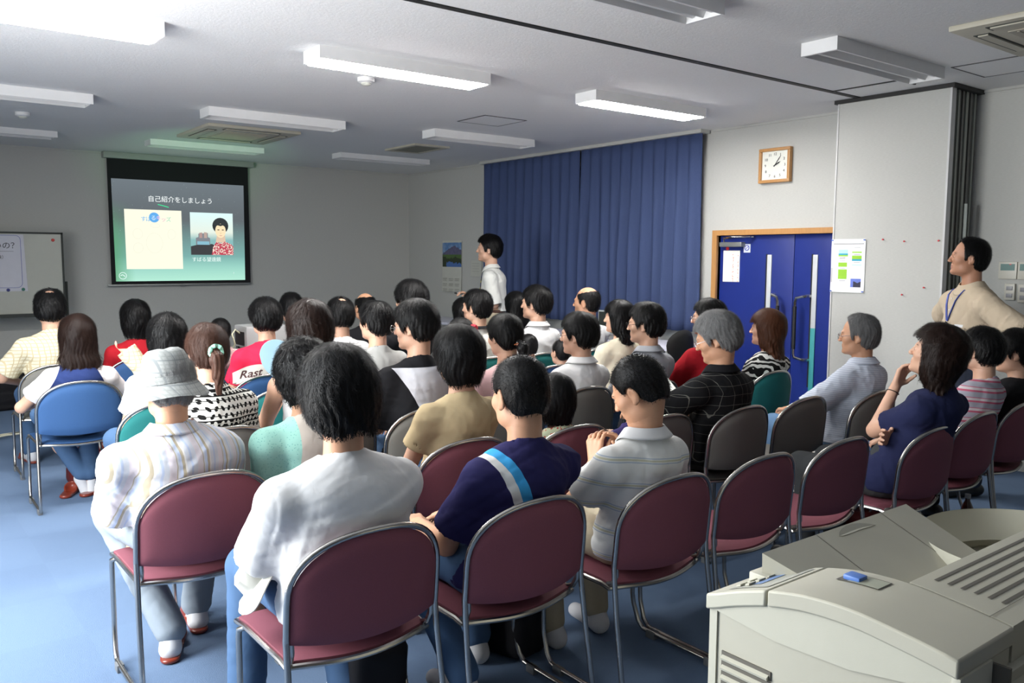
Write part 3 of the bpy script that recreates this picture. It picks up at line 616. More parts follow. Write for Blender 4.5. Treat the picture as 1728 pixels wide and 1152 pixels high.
def ycurve(x, z): return .052*(x/HWC)**2+(.79-z)*.10
def make_chair(colour):
    root = empty('stacking_chair', (0, 0, 0), 'x', 'chair')
    fb = fabm[colour]
    # back panel, padded
    def top(x): return .60+.177*(max(0, 1-(abs(x)/(HWC-.006))**2.35))**.5
    def bot(x): return .482-.022*(1-(x/HWC)**2)
    mb = MB(); NU, NV = 28, 12
    for side in (-1, 1):
        def fn(a, b, side=side):
            xx = -math.cos(a*PI)*(HWC-.008); lo, hi = bot(xx), top(xx); zz = lo+(hi-lo)*b
            e = min(1., 5*min(b, 1-b)*(hi-lo)/.31, 4.5*(1-abs(xx)/(HWC-.008))+.0); e = math.sqrt(max(0, e*(2-e)))
            return (xx, ycurve(xx, zz)+side*.013*e, zz)
        mb.grid(fn, NU, NV)
    mb.build('backrest', fb, root, fix=True)
    hoop = [(x, ycurve(x, z), z) for x, z in outline(0)]
    fr = MB().tube(hoop, 0.0096, 10)
    fr.build('back_frame', steel, root)
    # seat
    mb = MB()
    def sfn(top_, a, b):
        xx = (a*2-1)*.222; yr = .075+.045*(a*2-1)**2; yy = yr+(.50-yr)*b
        zz = .432-.016*(1-(a*2-1)**2)*(1-b*.4)-.035*max(0, b-.75)**2*16*.25-.01*(abs(a*2-1)**6)-.008*(1-min(1, b*12))
        if not top_: zz -= .034*math.sqrt(max(0.05, min(1, 9*min(a, 1-a), 9*min(b, 1-b))))
        return (xx, yy, zz)
    mb.grid(lambda a, b: sfn(True, a, b), 20, 16); mb.grid(lambda a, b: sfn(False, a, b), 20, 16)
    rim = [sfn(True, a/20, 0) for a in range(21)]
    for (f_, n_) in ((lambda t: (t, 0.), 20), (lambda t: (1., t), 16), (lambda t: (1-t, 1.), 20), (lambda t: (0., 1-t), 16)):
        mb.grid(lambda a, b: sfn(b < .5, *f_(a)), n_, 1)
    mb.build('seat', fb, root)
    def und(a, b): p = sfn(False, a, b); return (p[0]*1.03, p[1]-.006+(.012 if b == 1 else 0), p[2]-.006)
    rimp = [und(a/16, 0) for a in range(17)]+[und(1, b/10) for b in range(1, 11)]+[und(1-a/16, 1) for a in range(1, 17)]+[und(0, 1-b/10) for b in range(1, 10)]
    MB().tube(rimp, .009, 8, closed=True).build('seat_frame', steel, root)
    for s in (-1, 1):
        x = s*(HWC+.0)
        MB().tube([(x, ycurve(HWC, .485), .50), (x, ycurve(HWC, .485)-.004, .44), (x+s*.004, .06, .30), (x+s*.008, .03, .12), (x+s*.010, .015, .04), (x+s*.010, .02, .024)], 0.0096, 10).build('leg', steel, root)
        MB().tube([(x-s*.012, .43, .405), (x, .45, .395), (x, .455, .37), (x, .455, .16), (x+s*.002, .45, .12), (x+s*.006, .425, .05), (x+s*.008, .40, .026)], 0.0096, 10).build('leg', steel, root)
        rl = MB().tube([(x+s*.010, .02, .024), (x+s*.010, .04, .0225), (x+s*.010, .38, .0225), (x+s*.008, .40, .026)], 0.0096, 10).build('floor_rail', steel, root)
        MB().box((x+s*.010-.013, .03, 0), (x+s*.010+.013, .075, .03), bev=.003).build('glide', glide, rl); MB().box((x+s*.010-.013, .33, 0), (x+s*.010+.013, .375, .03), bev=.003).build('glide', glide, rl)
        MB().tube([(x-s*.014, ycurve(HWC, .49)+.004, .50), (x-s*.016, .085, .455), (x-s*.018, .10, .425), (x-s*.020, .13, .412)], .009, 8).build('seat_bracket', steel, root)
    return root
protos = {}
def copy_tree(o, parent=None):
    c = o.copy(); COL.objects.link(c); c.parent = parent
    for k in list(o.children): copy_tree(k, c)
    return c
def chair(colour, x, y, label, rz=0., dy=0.):
    if colour not in protos: c = protos[colour] = make_chair(colour)
    else: c = copy_tree(protos[colour])
    c.location = (x, y, 0); c.rotation_euler = (0, 0, rz); c['label'] = label; c['group'] = colour+' stacking chairs'; return c

# ------------------------------------------------------------------ big printer in the near right corner
PC = plain('printer_beige', (.46, .44, .355), .5, bump=.08, scale=900)
PC2 = plain('printer_beige_light', (.50, .485, .395), .5, bump=.08, scale=900)
gap = plain('panel_gap', (.12, .11, .09), .7)
pr = empty('laser_printer', (-4.85, -10.39, .40), 'large beige laser printer with side vents at the lower right of the picture', 'printer')
XL, XR = -5.35, -4.36
ky = [-10.66, -10.63, -10.571, -10.469, -10.412, -10.354, -10.284, -10.212, -10.144]; kz = [.918, .925, .934, .945, .945, .940, .925, .90, .871]
def arch(y, d=0.): return float(np.interp(y, ky, kz))-d
def archsm(y, d=0.): return (arch(y-.02, d)+arch(y, d)*2+arch(y+.02, d))/4
ys_ = list(np.linspace(-10.63, -10.15, 25))
# side wall with a slightly recessed upper arc
mb = MB().prism([(XL+.012, y, archsm(y)-.026) for y in ys_]+[(XL+.012, -10.155, .40), (XL+.012, -10.63, .40)], (.18, 0, 0))
ch(mb.build('printer_body', PC), pr)
ch(MB().prism([(XL+.006, y, archsm(y)-.027) for y in ys_]+[(XL+.006, -10.155, .845), (XL+.006, -10.3, .83), (XL+.006, -10.45, .835), (XL+.006, -10.63, .868)], (.012, 0, 0)).build('side_bulge', PC2), pr)
ch(MB().box((XL+.008, -10.165, .40), (XL+.05, -10.147, .862)).build('front_edge_panel', PC2, smooth=False), pr)
# arched hood strip: left band, full width at the rear
def hood(x0, x1, y0, y1, name, mt, th=.032):
    yy = list(np.linspace(y0, y1, 16)); mb = MB(); n = len(yy)
    vs = [(x, y, z) for x in (x0, x1) for y, z in [(y, archsm(y)) for y in yy]+[(y, archsm(y)-th) for y in yy[::-1]]]
    N = 2*n; mb.add(vs, [tuple(range(N)), tuple(range(2*N-1, N-1, -1))]+[(i, i+N, (i+1) % N+N, (i+1) % N) for i in range(N)])
    o = ch(mb.build(name, mt), pr); bv = o.modifiers.new('b', 'BEVEL'); bv.width = .004; bv.segments = 2; bv.limit_method = 'ANGLE'; return o
XI = -5.15
hood(XL, XI, -10.633, -10.285, 'hood_side', PC)
hood(XL, XI, -10.281, -10.142, 'control_panel', PC2)
cpn = [q for q in pr.children if q.name.startswith('control_panel')][0]
def cp(x, y, o=0.): return (x, y, archsm(y)+o)
MB().grid(lambda a, b: cp(-5.325+.155*a, -10.268+.09*b, .0012), 6, 6).build('key_area', plain('key_grey', (.40, .40, .35), .4), cpn)
MB().grid(lambda a, b: cp(-5.30+.12*a, -10.235+.018*b, .0022), 4, 3).build('blue_strip', plain('strip_blue', (.16, .26, .48), .5), cpn)
for i in range(4):
    for j in range(2):
        MB().add([cp(-5.31+.032*i+dx, -10.215+.02*j+dy, h_) for h_ in (.002, .006) for dx, dy in ((0, 0), (.022, 0), (.022, .009), (0, .009))], [(0, 3, 2, 1), (4, 5, 6, 7), (0, 1, 5, 4), (1, 2, 6, 5), (2, 3, 7, 6), (3, 0, 4, 7)]).build('key', PC2, cpn, smooth=False)
# blue latch in a recess on the hood
lt = MB()
def recess(a, b): return cp(-5.232+.05*a, -10.352-.085*b, .0015)
ch(MB().grid(recess, 4, 8).build('latch_recess', gap, fix=False), pr)
ch(MB().grid(lambda a, b: cp(-5.232+.046*a, -10.375-.060*b, .0022), 2, 4).build('latch_recess_floor', plain('recess_green', (.34, .35, .27), .5), fix=False), pr)
ch(MB().box((-5.225, -10.395, archsm(-10.38)), (-5.195, -10.362, archsm(-10.38)+.010), bev=.003).build('blue_latch', plain('latch_blue', (.09, .20, .55), .4)), pr)
# rear slotted cover across the machine
yb = list(np.linspace(-10.63, -10.45, 8))
sc2 = MB(); n = len(yb)
vs = [(x, y, z) for x in (XI+.003, XR) for y, z in [(y, archsm(y)) for y in yb]+[(y, .78) for y in yb[::-1]]]; N = 2*n
sc2.add(vs, [tuple(range(N)), tuple(range(2*N-1, N-1, -1))]+[(i, i+N, (i+1) % N+N, (i+1) % N) for i in range(N)])
rc_ = ch(sc2.build('slotted_cover', PC), pr)
for k in range(6):
    y0 = -10.472-.022*k; MB().grid(lambda a, b: (-5.10+.004*k+(.70)*a, y0-.007*b, archsm(y0-.007*b)+.0012), 1, 2).build('vent_slot', gap, rc_, fix=False)
MB().grid(lambda a, b: (XI-.006+.001*a, -10.45-.145*b, archsm(-10.45-.145*b)+.0012), 1, 8).grid(lambda a, b: (XI-.005+.8*a, -10.594-.0015*b, archsm(-10.595)+.0012), 1, 1).build('cover_seam', gap, rc_, fix=False)
# output bin ramp
bm_ = MB(); 
bm_.add([(XI-.085, -10.19, .945), (-4.66, -10.19, .945), (-4.66, -10.45, .835), (XI+.005, -10.45, .835), (XI-.085, -10.205, .40), (-4.66, -10.205, .40), (-4.66, -10.45, .40), (XI+.005, -10.45, .40)], [(0, 3, 2, 1), (4, 5, 6, 7), (0, 1, 5, 4), (1, 2, 6, 5), (2, 3, 7, 6), (3, 0, 4, 7)])
rp = ch(bm_.build('output_ramp', PC, smooth=False), pr)
def rz_(y): return .945+(.835-.945)*(y+10.19)/(-.26)
for xs in (-5.045, -4.78): MB().grid(lambda a, b: (xs-.0009+.0018*a, -10.192-.25*b, rz_(-10.192-.25*b)+.0008), 1, 1).build('ramp_seam', gap, rp, smooth=False, fix=False)
def onramp(u_, v_, o_=.0012):
    d = ray(u_, v_); k = .110/.26; t = (.945+k*(CAM[1]+10.19)-CAM[2])/(d[2]-k*d[1]); return tuple(CAM+d*t+np.array((0, 0, o_)))
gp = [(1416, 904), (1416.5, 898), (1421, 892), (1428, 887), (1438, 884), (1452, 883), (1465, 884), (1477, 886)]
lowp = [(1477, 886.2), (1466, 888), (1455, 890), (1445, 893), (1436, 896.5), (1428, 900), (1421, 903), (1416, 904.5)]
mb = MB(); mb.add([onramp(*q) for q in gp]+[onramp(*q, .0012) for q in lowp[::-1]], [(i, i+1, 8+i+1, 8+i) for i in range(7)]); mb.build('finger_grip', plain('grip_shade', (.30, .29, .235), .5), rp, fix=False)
mb = MB(); mb.add([onramp(*q, .001) for q in lowp]+[onramp(q[0]+1, q[1]+3.5*math.sin(PI*i/7), .0016) for i, q in enumerate(lowp)], [(i, i+1, 8+i+1, 8+i) for i in range(7)]); mb.build('grip_lip', PC2, rp, fix=False)
ch(MB().box((XI-.10, -10.215, .40), (XI-.03, -10.17, .905), bev=.004).build('ramp_end_cap', PC2), pr)
# curved rim on the far side of the bin
mb = MB()
def rim_(a, b):
    al = math.radians(200-170*a); r_ = (.20, .235, .235, .25)[int(round(b*3))]; z_ = (.83, .895, .90, .60)[int(round(b*3))]
    return (-4.55+r_*1.15*math.cos(al)*-1*-1, -10.46+r_*math.sin(al)*1.1, z_)
mb.grid(rim_, 24, 3); ch(mb.build('bin_rim', PC2, fix=True), pr)
ch(MB().box((-4.655, -10.45, .40), (XR, -10.25, .80)).build('far_body', PC, smooth=False), pr)
# body below, rear side with tray door
ch(MB().box((XL+.19, -10.62, .40), (XR, -10.46, .80)).build('inner_body', PC, smooth=False), pr)
ch(MB().box((XL+.002, -10.637, .40), (XL+.115, -10.622, .895), bev=.003).build('rear_post', PC2), pr)
ch(MB().box((-5.225, -10.645, .40), (XR, -10.62, .86), bev=.004).build('rear_door', PC), pr)
ch(MB().box((-5.21, -10.80, .74), (XR, -10.64, .842), bev=.006).build('rear_tray', PC), pr)
ch(MB().box((-5.228, -10.66, .70), (-5.221, -10.62, .885)).build('door_gap', gap, smooth=False), pr)
# side vent louvres
mb = MB(); mg = MB()
for k in range(12):
    z = .765-.0205*k-.0
    mg.box((XL+.009, -10.292, z-.0185), (XL+.0125, -10.178, z))
    mb.prism([(XL+.011, -10.288, z-.006), (XL+.002, -10.288, z-.012), (XL+.004, -10.288, z-.017), (XL+.011, -10.288, z-.0185)], (0, .108, 0))
ch(mg.build('vent_backing', gap, smooth=False), pr); ch(mb.build('side_louvres', PC2, smooth=False), pr)
ch(MB().box((XL+.01, -10.158, .40), (XL+.0125, -10.1555, .83)).build('front_gap', gap, smooth=False), pr)
ptb = empty('printer_table', (-4.85, -10.45, 0), 'low grey table carrying the beige printer', 'table')
ch(MB().box((-5.37, -10.85, .36), (-4.3, -10.12, .40), bev=.005).build('tabletop', grey), ptb)
for a in (-5.34, -4.33):
    for b in (-10.82, -10.15): ch(MB().tube([(a, b, 0), (a, b, .36)], .02).build('leg', alum), ptb)
# bottle on the floor
bt = empty('drink_bottle', (0, 0, 0), 'dark drink bottle standing on the carpet behind the printer', 'bottle')
p = onz(1632, 860, .12); bt.location = (p[0], p[1], 0)
MB().lathe([(.001, 0), (.032, .0), (.034, .01), (.034, .12), (.03, .14), (.014, .175), (.013, .19), (.001, .19)]).build('bottle_body', Mat('dark_tea', (.05, .008, .004), .12, Coat_Weight=1.), bt)
MB().lathe([(.001, .19), (.016, .19), (.016, .212), (.001, .213)]).build('cap', plain('cap_grey', (.5, .5, .5), .4), bt)
MB().lathe([(.0345, .03), (.0345, .09), (.034, .091)]).build('label_band', plain('band', (.03, .01, .01), .5), bt)
# ------------------------------------------------------------------ implicit bodies: distance fields turned into meshes
F4 = np.float32
def smin(a, b, k):
    if k <= 0: return np.minimum(a, b)
    h = np.clip(.5+.5*(b-a)/k, 0, 1); return b+(a-b)*h-k*h*(1-h)
def nrm(v): v = np.asarray(v, float); return v/(np.linalg.norm(v)+1e-9)
def rotz(a): c, s = math.cos(a), math.sin(a); return np.array(((c, -s, 0), (s, c, 0), (0, 0, 1)))
def rotx(a): c, s = math.cos(a), math.sin(a); return np.array(((1, 0, 0), (0, c, -s), (0, s, c)))
def roty(a): c, s = math.cos(a), math.sin(a); return np.array(((c, 0, s), (0, 1, 0), (-s, 0, c)))
def capsule(a, b, ra, rb=None):
    a = np.asarray(a, float); b = np.asarray(b, float); rb = ra if rb is None else rb
    def f(p):
        ab = b-a; t = np.clip(((p-a)@ab)/(ab@ab+1e-9), 0, 1); return np.linalg.norm(p-a-t[..., None]*ab, axis=-1)-(ra+(rb-ra)*t)
    R_ = max(ra, rb); return f, np.minimum(a, b)-R_, np.maximum(a, b)+R_
def ellip(c, r, R=None):
    c = np.asarray(c, float); r = np.asarray(r, float)
    def f(p):
        q = p-c
        if R is not None: q = q@R
        k0 = np.linalg.norm(q/r, axis=-1); k1 = np.linalg.norm(q/(r*r), axis=-1)+1e-6; return k0*(k0-1)/k1
    m_ = r.max(); return (f, c-m_, c+m_) if R is not None else (f, c-r, c+r)
def loft(P, W, D, side, off=0.):
    """tube along polyline P with elliptical section: half width W (along side) and half depth D"""
    P = [np.asarray(p, float) for p in P]; side = nrm(side)
    def f(p):
        best = None
        for i in range(len(P)-1):
            ab = P[i+1]-P[i]; t = np.clip(((p-P[i])@ab)/(ab@ab), 0, 1); q = p-P[i]-t[..., None]*ab
            w_ = W[i]+(W[i+1]-W[i])*t+off; d_ = D[i]+(D[i+1]-D[i])*t+off
            sx = q@side; rest = np.sqrt(np.maximum((q*q).sum(-1)-sx*sx, 0)); k = np.sqrt((sx/w_)**2+(rest/d_)**2); dd = (k-1)*np.minimum(w_, d_)*(.55+.45*np.minimum(1, k))
            best = dd if best is None else smin(best, dd, .02)
        return best
    A = np.array(P); R_ = max(max(W), max(D))+off; return f, A.min(0)-R_, A.max(0)+R_
class Field:
    def __init__(s, lo, hi, h):
        s.h = h; s.lo = np.asarray(lo, float)-2*h; n = np.ceil((np.asarray(hi)-s.lo+2*h)/h).astype(int)+1; s.n = n; s.A = np.full(n, .2, F4)
    def sub(s, lo, hi):
        a = np.maximum(0, np.floor((np.asarray(lo)-s.lo)/s.h).astype(int)); b = np.minimum(s.n, np.ceil((np.asarray(hi)-s.lo)/s.h).astype(int)+1)
        if (b <= a).any(): return None, None
        sl = tuple(slice(a[i], b[i]) for i in range(3)); g = [s.lo[i]+s.h*np.arange(a[i], b[i]) for i in range(3)]
        return sl, np.stack(np.meshgrid(*g, indexing='ij'), -1)
    def add(s, prim, k=.015, sub=False):
        f, lo, hi = prim; m_ = k+2.5*s.h; sl, p = s.sub(np.asarray(lo)-m_, np.asarray(hi)+m_)
        if sl is None: return s
        d = f(p).astype(F4)
        s.A[sl] = -smin(-s.A[sl], d, k) if sub else smin(s.A[sl], d, k); return s
    def cut(s, fn):
        g = [s.lo[i]+s.h*np.arange(s.n[i]) for i in range(3)]; p = np.stack(np.meshgrid(*g, indexing='ij'), -1); s.A = np.maximum(s.A, fn(p).astype(F4)); return s
    def noise(s, amp, fr, seed):
        sl, p = s.sub(s.lo, s.lo+s.h*s.n); s.A += (wrink(p, fr, seed)*amp).astype(F4); return s
    def mesh(s):
        A = s.A; A[0] = A[-1] = .1; A[:, 0] = A[:, -1] = .1; A[:, :, 0] = A[:, :, -1] = .1
        S_ = A < 0; n = A.shape; c = np.zeros([k-1 for k in n], np.uint8)
        for i in (0, 1):
            for j in (0, 1):
                for k in (0, 1): c += S_[i:n[0]-1+i, j:n[1]-1+j, k:n[2]-1+k]
        act = (c > 0) & (c < 8); ii = np.argwhere(act); idx = np.full(act.shape, -1, np.int32); idx[act] = np.arange(len(ii))
        acc = np.zeros((len(ii), 3)); cnt = np.zeros(len(ii)); corners = [(i, j, k) for i in (0, 1) for j in (0, 1) for k in (0, 1)]
        val = {q: A[ii[:, 0]+q[0], ii[:, 1]+q[1], ii[:, 2]+q[2]] for q in corners}
        for q in corners:
            for ax in range(3):
                if q[ax]: continue
                r = list(q); r[ax] = 1; r = tuple(r); a, b = val[q], val[r]; m_ = (a < 0) != (b < 0); t = a[m_]/(a[m_]-b[m_]); pt = np.tile(np.array(q, float), (m_.sum(), 1)); pt[:, ax] = t; acc[m_] += pt; cnt[m_] += 1
        V = s.lo+s.h*(ii+acc/cnt[:, None]); Q = []
        for ax in range(3):
            sa = [slice(None)]*3; sb = [slice(None)]*3; sa[ax] = slice(0, -1); sb[ax] = slice(1, None); x = S_[tuple(sa)] != S_[tuple(sb)]; e = np.argwhere(x); e = e[((e > 0).all(1)) | True]
            u_, v_ = (ax+1) % 3, (ax+2) % 3; ok = (e[:, u_] > 0) & (e[:, v_] > 0) & (e[:, u_] < n[u_]-1) & (e[:, v_] < n[v_]-1); e = e[ok]; du = np.zeros(3, int); du[u_] = 1; dv = np.zeros(3, int); dv[v_] = 1
            g = lambda o: idx[tuple((e-o).T)]; q = np.stack([g(du+dv), g(dv), g(0*du), g(du)], 1); ins = S_[tuple(e.T)]; q[~ins] = q[~ins][:, ::-1]; Q.append(q)
        Q = np.concatenate(Q); Q = Q[(Q >= 0).all(1)]; return V, Q
def wrink(p, fr, seed):
    r = np.random.RandomState(seed); o = 0.
    for k in range(4):
        a, b, c = r.randn(3), r.randn(3), r.randn(3); a /= np.linalg.norm(a); b /= np.linalg.norm(b); c /= np.linalg.norm(c); f = fr*(.7+.5*k)
        s_ = np.sin((p@a)*f+2.2*np.sin((p@b)*f*.45+k)); o = o+(1-np.abs(s_))**2*np.sin((p@c)*fr*.6+k*1.7)/(1+.5*k)
    return o
def meshobj(name, V, Q, mats, parent=None, mi=None):
    me = bpy.data.meshes.new(name); me.vertices.add(len(V)); me.vertices.foreach_set('co', np.ascontiguousarray(V, F4).ravel())
    me.loops.add(Q.size); me.polygons.add(len(Q)); me.polygons.foreach_set('loop_start', np.arange(0, Q.size, Q.shape[1], dtype=np.int32))
    me.loops.foreach_set('vertex_index', Q.astype(np.int32).ravel()); me.update(calc_edges=True)
    me.polygons.foreach_set('use_smooth', np.ones(len(Q), bool))
    for mm in mats: me.materials.append(mm.m if isinstance(mm, Mat) else mm)
    if mi is not None: me.polygons.foreach_set('material_index', mi.astype(np.int32))
    o = bpy.data.objects.new(name, me); COL.objects.link(o)
    if parent: o.parent = parent
    return o
def ik(S_, W_, l1, l2, hint):
    S_ = np.asarray(S_, float); W_ = np.asarray(W_, float); v = W_-S_; d = min(np.linalg.norm(v), (l1+l2)*.995); u = nrm(v); a = (l1*l1-l2*l2+d*d)/(2*d); h = math.sqrt(max(1e-6, l1*l1-a*a))
    hp = np.asarray(hint, float); hp = nrm(hp-u*(hp@u)); return S_+u*a+hp*h, S_+u*d

# ---- head, in its own frame: +y face, z up, origin between the ears
def head_prims(neck_local):
    P = []; A = lambda p, k=.012, sub=False: P.append((p, k, sub))
    A(ellip((0, -.015, .035), (.075, .094, .090))); A(ellip((0, .030, -.020), (.060, .058, .082)), .03); A(ellip((0, .038, -.070), (.046, .044, .038)), .025)
    for s in (-1, 1): A(ellip((s*.040, .052, -.018), (.026, .026, .024)), .02); A(ellip((s*.048, .015, -.065), (.016, .03, .026)), .025)
    A(capsule((-.030, .080, .024), (.030, .080, .024), .010), .014)
    A(capsule((0, .086, .016), (0, .1035, -.021), .0065, .0098), .010)
    for s in (-1, 1): A(ellip((s*.012, .098, -.024), (.0085, .010, .007)), .006); A(ellip((s*.031, .096, .003), (.015, .014, .011)), .010, True); A(ellip((s*.031, .077, .003), (.0135, .011, .0095)), .004)
    A(capsule((-.019, .083, -.049), (.019, .083, -.049), .0058), .006); A(capsule((-.016, .082, -.060), (.016, .082, -.060), .0068), .006)
    A(ellip((0, .094, -.0545), (.022, .010, .0018)), .003, True)
    A(ellip((0, .074, -.090), (.020, .018, .016)), .015)
    for s in (-1, 1):
        R = rotx(-.22)@rotz(s*.25); A(ellip((s*.079, -.008, -.004), (.009, .019, .032), R), .006); A(ellip((s*.088, -.002, .002), (.006, .011, .019), R), .004, True); A(ellip((s*.079, -.002, -.03), (.007, .009, .010)), .006)
    A(capsule((0, -.028, -.04), neck_local, .053, .058), .02)
    return P
def zline(y, pts): return np.interp(y, [q[0] for q in pts], [q[1] for q in pts])
HL = {
 'short': [(-.13, -.062), (-.05, -.060), (-.022, -.035), (-.012, .022), (.012, .026), (.018, -.012), (.032, -.008), (.045, .035), (.07, .072), (.11, .085)],
 'crew': [(-.13, -.060), (-.05, -.055), (-.022, -.02), (-.012, .028), (.012, .030), (.02, .01), (.035, .02), (.045, .045), (.07, .075), (.11, .085)],
 'bob': [(-.14, -.15), (-.02, -.13), (.012, -.105), (.03, -.09), (.042, .0), (.055, .035), (.11, .045)],
 'mop': [(-.14, -.115), (-.04, -.11), (-.005, -.06), (.015, -.04), (.034, -.035), (.045, .02), (.07, .045), (.12, .05)],
 'long': [(-.2, -.40), (-.02, -.37), (.012, -.22), (.034, -.10), (.046, .0), (.058, .06), (.11, .075)],
 'tied': [(-.13, -.062), (-.05, -.060), (-.022, -.02), (-.005, .02), (.012, .018), (.022, -.01), (.034, .005), (.050, .05), (.075, .078), (.12, .085)],
 'balding': [(-.13, -.065), (-.05, -.062), (-.022, -.02), (-.012, .028), (.012, .03), (.02, .0), (.034, .005), (.04, .045), (.05, .06), (.11, .2)],
 'receding': [(-.13, -.068), (-.05, -.062), (-.022, -.03), (-.012, .024), (.012, .026), (.018, -.008), (.030, .0), (.036, .05), (.04, .085), (.05, .11), (.11, .2)]}
HL['curly'] = HL['mop']; HL['wavy'] = HL['long']; HL['shoulder'] = [(-.2, -.20), (-.02, -.19), (.012, -.15), (.034, -.10), (.046, .0), (.056, .05), (.11, .065)]; HL['ponytail'] = HL['tied']; HL['lowtail'] = HL['tied']; HL['crown'] = HL['short']
def hair_fn(style, seed, vol=1.):
    th = {'crew': .006, 'balding': .005, 'receding': .007, 'tied': .012, 'ponytail': .012, 'lowtail': .013, 'short': .018, 'crown': .015, 'bob': .022, 'mop': .026, 'curly': .030, 'long': .017, 'wavy': .024, 'shoulder': .02}[style]*vol
    ps = [(ellip((0, -.015, .035), (.077+th, .096+th, .091+th*.9)), 0)]
    ps.append((ellip((0, -.045, -.015), (.064+th*.8, .055+th*.9, .070)), .03))
    if style in ('bob', 'mop', 'curly'): ps.append((loft([(0, -.012, .03), (0, -.018, -.05), (0, -.026, -.13 if style == 'bob' else -.10)], [.083+th*.6, .080+th*.55, .064+th*.5], [.092+th*.5, .082+th*.4, .060+th*.3], (1, 0, 0)), .03))
    if style in ('long', 'wavy', 'shoulder'):
        e = -.19 if style == 'shoulder' else (-.40 if style == 'long' else -.33)
        ps.append((loft([(0, -.012, .03), (0, -.03, -.06), (0, -.065, -.14), (0, -.085, e)], [.084+th*.5, .082+th*.6, .090+th*.6, .080+th], [.090+th*.5, .070+th*.4, .045, .030+th*.3], (1, 0, 0)), .03))
    rs = np.random.RandomState(seed); a0 = rs.rand(6)*6
    kink = 1. if style in ('curly', 'wavy') else 0.
    def f(p):
        d = None
        for (g, _, _), k in ps: e_ = g(p); d = e_ if d is None else smin(d, e_, k)
        an = np.arctan2(p[..., 0], -(p[..., 1]+.02)); low = np.clip((.08-p[..., 2])/.16, 0, 1.2)
        d = d+(np.sin(an*13+a0[0]+3*np.sin(p[..., 2]*28+a0[1]))*.0016+np.sin(an*31+a0[2]+2*np.sin(p[..., 2]*45+a0[3]))*.0012)*(.25+low)*min(1., th/.012)
        d = d+.0028*np.sin(p[..., 0]*44+a0[1])*np.sin(p[..., 1]*38+a0[2])*np.sin(p[..., 2]*41+a0[3])*min(1, th/.014)
        d = d+kink*.005*np.sin(p[..., 0]*75+a0[4]+np.sin(p[..., 2]*60))*np.sin(p[..., 1]*70+a0[5])*np.sin(p[..., 2]*62+a0[0])
        return d
    def edge(p):
        an = p[..., 0]*90+a0[1]; return zline(p[..., 1], HL[style])+.006*np.sin(an)*(p[..., 1] > .03)+.005*np.sin(an*.7)*(p[..., 1] < -.02)
    def cutf(p):
        d = np.maximum(f(p), edge(p)-p[..., 2])
        if style == 'balding': d = np.maximum(d, .085-np.linalg.norm((p-np.array((0, .02, .135)))/np.array((1., 1.45, 1.)), axis=-1)*1.)
        if style == 'crown': d = np.maximum(d, .034-np.linalg.norm(p-np.array((0, -.055, .125)), axis=-1))
        return d
    return f, cutf, edge
def strands(f, cutf, edge, n, seed, length, width, style, hd):
    rs = np.random.RandomState(seed+7); P = rs.randn(n*2, 3); P = P/np.linalg.norm(P, axis=1)[:, None]*np.array((.1, .12, .11))+np.array((0, -.015, .035))
    if style in ('long', 'wavy', 'shoulder', 'bob'):
        m_ = n//2; P[:m_, 2] -= rs.rand(m_)*(.28 if style != 'bob' else .12)
    def grad(p):
        e = .003; g = np.stack([f(p+np.array(v))-f(p-np.array(v)) for v in ((e, 0, 0), (0, e, 0), (0, 0, e))], -1); return g/(np.linalg.norm(g, axis=1)[:, None]+1e-9)
    for _ in range(4): P = P-grad(P)*f(P)[:, None]*.9
    P = P[(cutf(P) < .004)][:n]; n = len(P)
    if n < 5: return None
    steps = 5; crown = np.array((.01, -.045, .155)); up = style in ('crew',)
    path = [P]; J = rs.randn(n, 3)*.34; alive = np.ones(n, bool); L = length*(.5+rs.rand(n)*.9)/steps; Ns = []
    for k in range(steps):
        g = grad(P); Ns.append(g); v = P-crown; v = v/(np.linalg.norm(v, axis=1)[:, None]+1e-9); t = v+np.array((0, 0, -.9))+J*(1+.5*k)
        if style in ('curly', 'wavy'): t = t+.9*np.stack([np.sin(k*2.1+P[:, 2]*70), np.cos(k*1.7+P[:, 0]*80), 0*P[:, 0]], -1)
        t = t-g*(t*g).sum(1)[:, None]; t = t/(np.linalg.norm(t, axis=1)[:, None]+1e-9)
        if up: t = nrm_rows(t*.5+g*.8)
        Pn = P+t*L[:, None]; inside = Pn[:, 2] > edge(Pn)
        if not up:
            d = f(Pn); off = .0016+.0018*k+.007*(k == steps-1)*rs.rand(n)**2; g2 = grad(Pn); Pn = np.where(inside[:, None], Pn-g2*(d-off)[:, None], Pn)
        low = edge(Pn)-Pn[:, 2]; Pn = np.where((alive & (low < .018))[:, None], Pn, P); alive &= low < .018; P = Pn; path.append(P)
    Ns.append(Ns[-1]); V = []
    for k in range(steps+1):
        t = path[min(k+1, steps)]-path[max(k-1, 0)]; sd = np.cross(t, Ns[k]); sd = sd/(np.linalg.norm(sd, axis=1)[:, None]+1e-9); w_ = width*(1., 1.1, 1., .8, .5, .12)[k]
        V.append(path[k]+sd*w_/2+Ns[k]*.0006); V.append(path[k]-sd*w_/2+Ns[k]*.0006)
    V = np.stack(V, 1).reshape(-1, 3); b = np.arange(n)[:, None]*2*(steps+1); Q = np.concatenate([np.concatenate([b+2*k, b+2*k+1, b+2*k+3, b+2*k+2], 1) for k in range(steps)]); return V, Q
def nrm_rows(a): return a/(np.linalg.norm(a, axis=1)[:, None]+1e-9)

